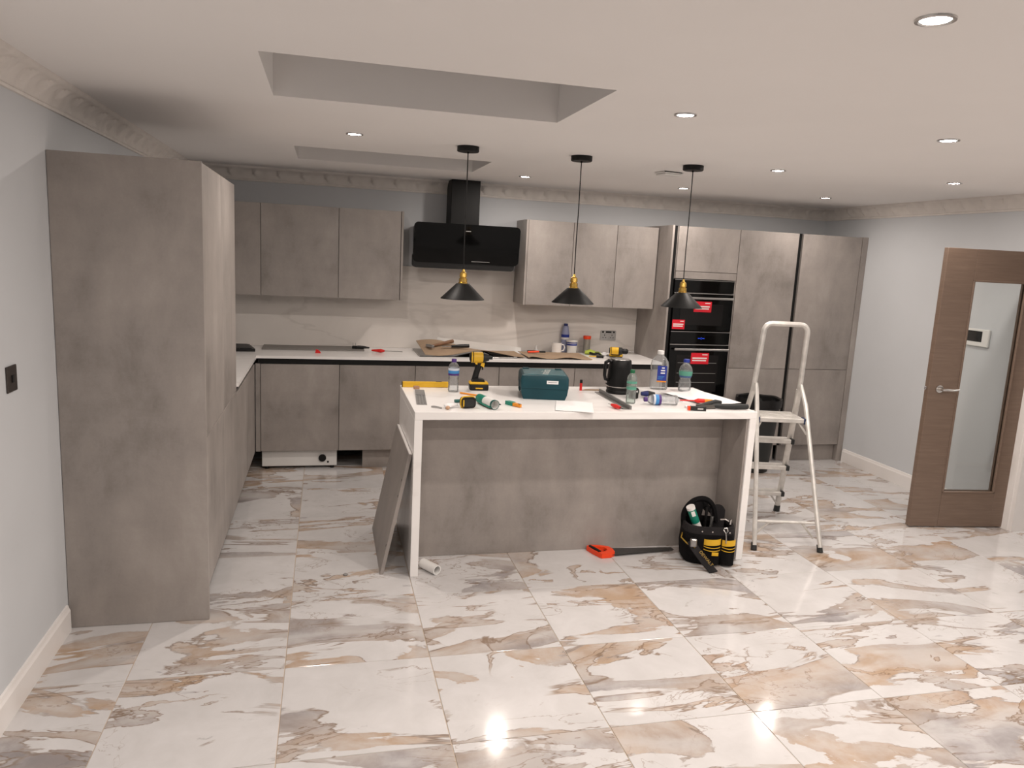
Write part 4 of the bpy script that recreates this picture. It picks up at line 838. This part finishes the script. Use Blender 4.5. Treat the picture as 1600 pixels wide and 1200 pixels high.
# papers
def paper(x, y, rz, w, h, label, curl=0.0, seed=1):
    q = random.Random(seed); o = MB().sheet(lambda u, v: ((u-.5)*w, (v-.5)*h, 0.0012+curl*(abs(2*u-1)**4)*(v)+0.0015*math.sin(7*u+seed)*math.sin(5*v)+0.0015), 8, 8, 0.0004).build('paper_sheet', PAPER); o.location = (x, y, IZ+0.0006); o.rotation_euler = (0, 0, rz); tag(o, label, 'paper', 'paper sheets on the island'); return o
paper(2.455, -2.545, math.radians(-18), 0.21, 0.297, 'white printed sheet lying in front of the teal tool case')
paper(3.36, -2.28, math.radians(20), 0.30, 0.42, 'white paper sheet with a curled corner at the right end of the island', 0.02, 2)
# brown card offcut
o = MB().prism([(-0.06, -0.012), (0.07, -0.03), (0.075, 0.012), (-0.02, 0.022)], XY, 0, 0.003).build('card_offcut', CARD, smooth=False); o.location = (2.735, -2.015, IZ+0.0006); tag(o, 'thin brown card offcut between the red marker and kettle', 'card')
# clear wrapping with bits in it
t = on_i('plastic_wrapping', 'crumpled clear plastic wrapping lying behind the bottle on its side', 'wrapping', 3.085, -2.34, math.radians(-6))
q = random.Random(5); hts = [[max(0.004, 0.026*math.sin(math.pi*(i+0.5)/13)*math.sin(math.pi*(j+0.5)/9)+q.uniform(-.010, .010)) for i in range(13)] for j in range(9)]
MB().sheet(lambda u, v: ((u-.5)*0.22+0.006*math.sin(9*v), (v-.5)*0.13+0.006*math.sin(7*u), hts[round(v*8)][round(u*12)]), 12, 8).build('film', thin_glass('crumpled_film', (0.9, 0.9, 0.92, 1), 0.15, 0.35), t, smooth=False)
stick('cable_tie_bundle', 'dark navy coil of cable on the wrapping behind the lying bottle', 'cable', (2.99, -2.235), (3.075, -2.250), ((0, .5, .012, .020, 'coil', NAVY), (.5, 1, .020, .012, 'coil_end', GREYP)))
t = stick('insulated_screwdriver', 'red and amber insulated screwdriver lying on the papers at the right', 'screwdriver', (3.145, -2.455), (3.345, -2.480), ((0, .45, .004, .004, 'shaft', REDP), (.45, .55, .006, .014, 'collar', REDP), (.55, .75, .014, .012, 'handle', REDP), (.75, 1, .012, .010, 'handle_end', ORANGEB)), base=IZ+0.008)
t = on_i('blade_box', 'small black box with orange end on the front right edge of the island', 'box', 3.165, -2.645, math.radians(-12))
B(-0.045, 0.045, -0.014, 0.014, 0, 0.024, bev=0.001).build('sleeve', GREYP, t); B(-0.058, -0.0455, -0.013, 0.013, 0.001, 0.023).build('orange_end', ORANGE, t, smooth=False); B(-0.005, 0.028, -0.0146, -0.0141, 0.007, 0.016).build('print_panel', mat('grey_print', (0.45, 0.44, 0.43, 1), 0.6), t, smooth=False)
o = B(-0.03, 0.03, -0.02, 0.02, 0, 0.012, bev=0.001).build('white_card_box', PAPER); o.location = (3.155, -2.575, IZ+0.0006); o.rotation_euler = (0, 0, -0.2); tag(o, 'small white card box behind the black and orange box', 'box')
t = on_i('grip_pliers', 'dark grey grip pliers lying on the right front corner of the island', 'pliers', 3.25, -2.585, math.radians(-3))
MB().tube([(-0.055, -0.012, 0.012), (-0.02, -0.006, 0.018), (0.03, 0.012, 0.026), (0.075, 0.045, 0.030), (0.115, 0.050, 0.026)], [0.010, 0.016, 0.017, 0.015, 0.011], 10).build('upper_handle', GREYP, t)
MB().tube([(0.035, -0.004, 0.016), (0.10, -0.020, 0.017), (0.17, -0.024, 0.017), (0.25, -0.020, 0.017)], [0.012, 0.016, 0.017, 0.015], 10).build('lower_handle', GREYP, t)
MB().prism([(-0.075, -0.020), (-0.030, -0.026), (0.05, -0.018), (0.055, 0.012), (0.0, 0.022), (-0.06, 0.010)], XY, 0.001, 0.024).build('jaws', mat('gunmetal', (0.12, 0.11, 0.10, 1), 0.4, 0.7), t, smooth=False)

# ================================================================== THINGS ON THE WORKTOPS
t = on_c('induction_hob', 'black glass hob set in the worktop under the cardboard', 'hob', 2.13, -0.30)
MB().prism(rrect(0.62, 0.46, 0.008), XY, 0.0, 0.005).build('glass', BLACKG, t); B(-0.313, -0.309, -0.23, 0.23, 0.0, 0.006).build('edge_trim', STEEL, t, smooth=False)
# two curled cardboard sheets
def cardA(u, v):
    x = 1.865+0.83*u; y = -0.535+0.39*v
    front = 0.010+0.052*math.exp(-((u-0.56)/0.25)**2)+0.010*max(0, 0.12-u)/0.12
    back = 0.072*math.exp(-((u-0.16)/0.30)**2)+0.030*(1-u)
    z = front+(back-front)*v+0.010*math.sin(7*u)*math.sin(math.pi*v)
    return (x-0.03*v*(1-u), y, CT+max(z, 0.011))
tag(MB().sheet(cardA, 30, 8, 0.003).build('cardboard_sheet', CARD), 'curled brown cardboard sheet lying over the hob', 'cardboard')
def cardB(u, v): return (2.71+0.56*u, -0.585+0.37*v+0.02*u, CT+0.006+0.008*math.sin(u*11+1)*(1-v)*(u > 0.02)+0.006*(1-u)+0.006)
tag(MB().sheet(cardB, 24, 6, 0.003).build('cardboard_sheet', CARD), 'flat brown cardboard sheet lying behind the teal tool case', 'cardboard')
tag(MB().prism([(2.00, CT+0.0008), (2.76, CT+0.0008), (2.76, CT+0.040), (2.02, CT+0.112)], XZ, -0.128, -0.120).build('card_white_edge', WHITEPL, smooth=False), 'white top edge of the curled cardboard, made as a strip standing behind it', 'cardboard edge')  # separate strip standing in for the white top edge of the cardboard
t = thing('hammer', 'hammer with dark wooden handle lying on the cardboard', 'hammer', (1.985, -0.36, CT+0.066), math.radians(28))
MB().tube([(-0.06, 0, 0.004), (0.05, 0, 0.020), (0.16, 0, 0.036)], [0.010, 0.013, 0.016], 10).build('handle', WOODH, t); B(-0.085, -0.058, -0.045, 0.045, -0.008, 0.016, bev=0.004).build('head', STEEL, t)
t = thing('chisel', 'black handled chisel lying on the cardboard beside the hammer', 'chisel', (2.17, -0.40, CT+0.072), math.radians(3))
MB().tube([(-0.075, 0, 0), (0.0, 0, 0.003), (0.075, 0, 0.006)], [0.011, 0.015, 0.015], 10).build('handle', BLACKP, t); B(-0.15, -0.072, -0.008, 0.008, -0.003, 0.002).build('blade', STEEL, t, smooth=False)
t = thing('pry_bar', 'flat grey steel bar poking out under the cardboard', 'bar', (2.47, -0.555, CT+0.002), math.radians(6)); B(-0.09, 0.14, -0.012, 0.012, 0, 0.008, bev=0.002).build('bar', STEEL, t); B(0.12, 0.15, -0.016, 0.016, 0, 0.012, bev=0.002).build('claw', STEEL, t)
t = thing('red_pliers', 'red handled pliers lying on the flat cardboard', 'pliers', (2.86, -0.36, CT+0.034), math.radians(-8))
for s in (-1, 1): MB().tube([(-0.10, s*0.026, 0.0), (-0.04, s*0.016, 0.003), (0.0, 0, 0.004)], [0.008, 0.009, 0.007], 8).build('handle', ORANGE if s < 0 else BLACKP, t)
B(0.0, 0.055, -0.010, 0.010, -0.004, 0.010, bev=0.003).build('jaws', GREYP, t)
t = on_c('nozzle_cap', 'small white plastic nozzle standing on the worktop left of the mug', 'nozzle', 2.90, -0.12)
MB().lathe([(0.0, 0), (0.018, 0), (0.018, 0.022), (0.011, 0.032), (0.009, 0.062), (0.0, 0.064)], 16, cap0=False, cap1=False).build('body', WHITEPL, t); MB().lathe([(0.019, 0.002), (0.019, 0.008)], 16, cap0=False, cap1=False).build('ring', WHITEPL, t)
t = on_c('mug', 'white mug standing on the back worktop left of the paint tub', 'mug', 3.075, -0.165)
MB().lathe([(0.0, 0.0), (0.036, 0.0), (0.042, 0.006), (0.044, 0.095), (0.040, 0.095), (0.038, 0.010), (0.0, 0.008)], 28, cap0=False, cap1=False).build('cup', CERAM, t)
MB().tube([(0.040, -0.01, 0.080), (0.060, -0.013, 0.078), (0.070, -0.014, 0.055), (0.060, -0.013, 0.028), (0.040, -0.01, 0.022)], 0.0055, 8).build('handle', CERAM, t)
t = on_c('spray_bottle', 'tall pale blue bottle with navy cap behind the paint tub', 'bottle', 3.185, -0.052)
MB().lathe([(0.0, 0.0), (0.034, 0.0), (0.036, 0.008), (0.036, 0.17), (0.030, 0.20), (0.024, 0.235), (0.0, 0.236)], 24, cap0=False, cap1=False).build('body', mat('pale_blue_plastic', srgb(150, 155, 185), 0.45), t)
MB().lathe([(0.0, 0.236), (0.018, 0.236), (0.018, 0.256), (0.0, 0.258)], 18, cap0=False, cap1=False).build('cap', NAVY, t)
MB().lathe([(0.0364, 0.135), (0.0364, 0.160)], 24, cap0=False, cap1=False).build('label_band', BLUEP, t); MB().lathe([(0.0366, 0.115), (0.0366, 0.133)], 24, cap0=False, cap1=False).build('white_band', PRINTW, t)
t = on_c('paint_tub', 'white plastic tub with blue printed lid on the back worktop', 'tub', 3.225, -0.135)
MB().lathe([(0.0, 0.0), (0.038, 0.0), (0.041, 0.004), (0.048, 0.100), (0.0, 0.100)], 28, cap0=False, cap1=False).build('tub', WHITEPL, t)
MB().lathe([(0.0, 0.122), (0.050, 0.122), (0.052, 0.118), (0.052, 0.108), (0.049, 0.101), (0.0, 0.100)], 28, cap0=False, cap1=False).build('lid', WHITEPL, t)
MB().lathe([(0.0485, 0.092), (0.0490, 0.100)], 28, cap0=False, cap1=False).build('blue_band', BLUEP, t); MB().lathe([(0.0468, 0.072), (0.0480, 0.086)], 28, cap0=False, cap1=False).build('blue_print', BLUEP, t)
t = on_c('filler_can', 'grey canister with orange lid near the wall socket', 'canister', 3.375, -0.105)
MB().lathe([(0.0, 0.0), (0.032, 0.0), (0.032, 0.128), (0.0, 0.128)], 24, cap0=False, cap1=False).build('can', mat('canister_grey', (0.34, 0.32, 0.29, 1), 0.4, 0.3), t); MB().lathe([(0.0, 0.128), (0.035, 0.128), (0.036, 0.150), (0.034, 0.156), (0.0, 0.156)], 24, cap0=False, cap1=False).build('lid', ORANGE, t)
t = on_c('work_glove', 'lime and black work glove lying before the orange lidded canister', 'glove', 3.385, -0.205, math.radians(-20))
gb = MB(); gb.rings([[(-0.055, 0.030*c, 0.016+0.015*s) for c, s in [(math.cos(2*math.pi*j/12), math.sin(2*math.pi*j/12)) for j in range(12)]], [(-0.01, 0.040*c, 0.024+0.023*s) for c, s in [(math.cos(2*math.pi*j/12), math.sin(2*math.pi*j/12)) for j in range(12)]], [(0.035, 0.036*c, 0.018+0.017*s) for c, s in [(math.cos(2*math.pi*j/12), math.sin(2*math.pi*j/12)) for j in range(12)]]]); gb.build('palm', LIME, t)
for k in range(4): MB().tube([(0.030, -0.027+0.018*k, 0.016), (0.065, -0.032+0.021*k, 0.018), (0.095-0.008*abs(k-1), -0.036+0.023*k, 0.008)], [0.010, 0.009, 0.007], 8).build('finger', BLACKP if k % 2 == 0 else LIME, t)
MB().tube([(-0.01, -0.035, 0.018), (0.02, -0.058, 0.014), (0.045, -0.066, 0.009)], [0.011, 0.010, 0.008], 8).build('thumb', BLACKP, t)
stick('utility_knife', 'yellow and black utility knife on the worktop behind the tool case', 'knife', (3.30, -0.395), (3.42, -0.43), ((0, .5, .004, .006, 'yellow_end', YELLOW), (.5, 1, .010, .011, 'grip', BLACKP)), base=CT)
t = on_c('folded_paper', 'crumpled cream paper on the worktop below the wall socket', 'paper', 3.535, -0.235, 0.2)
q2 = random.Random(3); h2 = [[0.006+q2.uniform(0, .016) for i in range(8)] for j in range(5)]
MB().sheet(lambda u, v: ((u-.5)*0.15, (v-.5)*0.13, h2[round(v*4)][round(u*7)]), 7, 4, 0.004).build('sheet', PAPER, t, smooth=False); B(-0.075, -0.02, -0.07, -0.064, 0.0, 0.004).build('torn_strip', PAPER, t, smooth=False)
# left part of the back worktop
o = B(-0.40, 0.40, -0.115, 0.115, 0, 0.012, bev=0.001).build('grey_board_offcut', mat('grey_board', (0.20, 0.185, 0.17, 1), 0.5)); o.location = (1.00, -0.165, CT+0.0006); tag(o, 'long grey board offcut lying along the splashback in the corner', 'board')
t = on_c('plug_connector', 'black plug connector on the worktop left of the hob', 'plug', 1.335, -0.20, math.radians(-8), dz=0.0125)
B(-0.03, 0.012, -0.018, 0.018, 0, 0.022, bev=0.004).build('body', BLACKP, t)
for s in (-0.012, 0.008): B(-0.026+s+0.012, -0.021+s+0.012, -0.004, 0.004, 0.022, 0.046).build('pin', STEEL, t, smooth=False)
MB().tube([(0.012, 0, 0.012), (0.06, 0, 0.012), (0.11, -0.004, 0.010)], [0.013, 0.012, 0.006], 8).build('cable_grip', BLACKP, t)
stick('red_screwdriver', 'red handled screwdriver lying on the worktop left of the hob', 'screwdriver', (1.455, -0.33), (1.70, -0.385), ((0, .30, .006, .016, 'handle', REDP), (.3, .42, .016, .007, 'collar', REDP), (.42, 1, .0035, .0035, 'shaft', STEEL)), base=CT)
o = MB().prism([(-0.022, 0), (0.022, 0), (0.016, 0.012), (0.0, 0.026), (-0.016, 0.030)], XZ, -0.010, 0.010).build('red_clip', REDP, smooth=False); o.location = (1.035, -0.43, CT+0.0006); tag(o, 'tiny red plastic clip on the worktop near the corner', 'clip')
t = on_c('sink_tray', 'black flat tray lying on the left worktop near the corner', 'tray', 0.42, -0.26)
MB().prism([(-0.21, -0.19), (0.145, -0.16), (0.075, 0.13), (-0.21, 0.16)], XY, 0.0, 0.022).build('tray', BLACKP, t, smooth=False); MB().prism([(-0.20, -0.17), (0.12, -0.145), (0.06, 0.115), (-0.20, 0.145)], XY, 0.0222, 0.026).build('rim', GREYP, t, smooth=False)
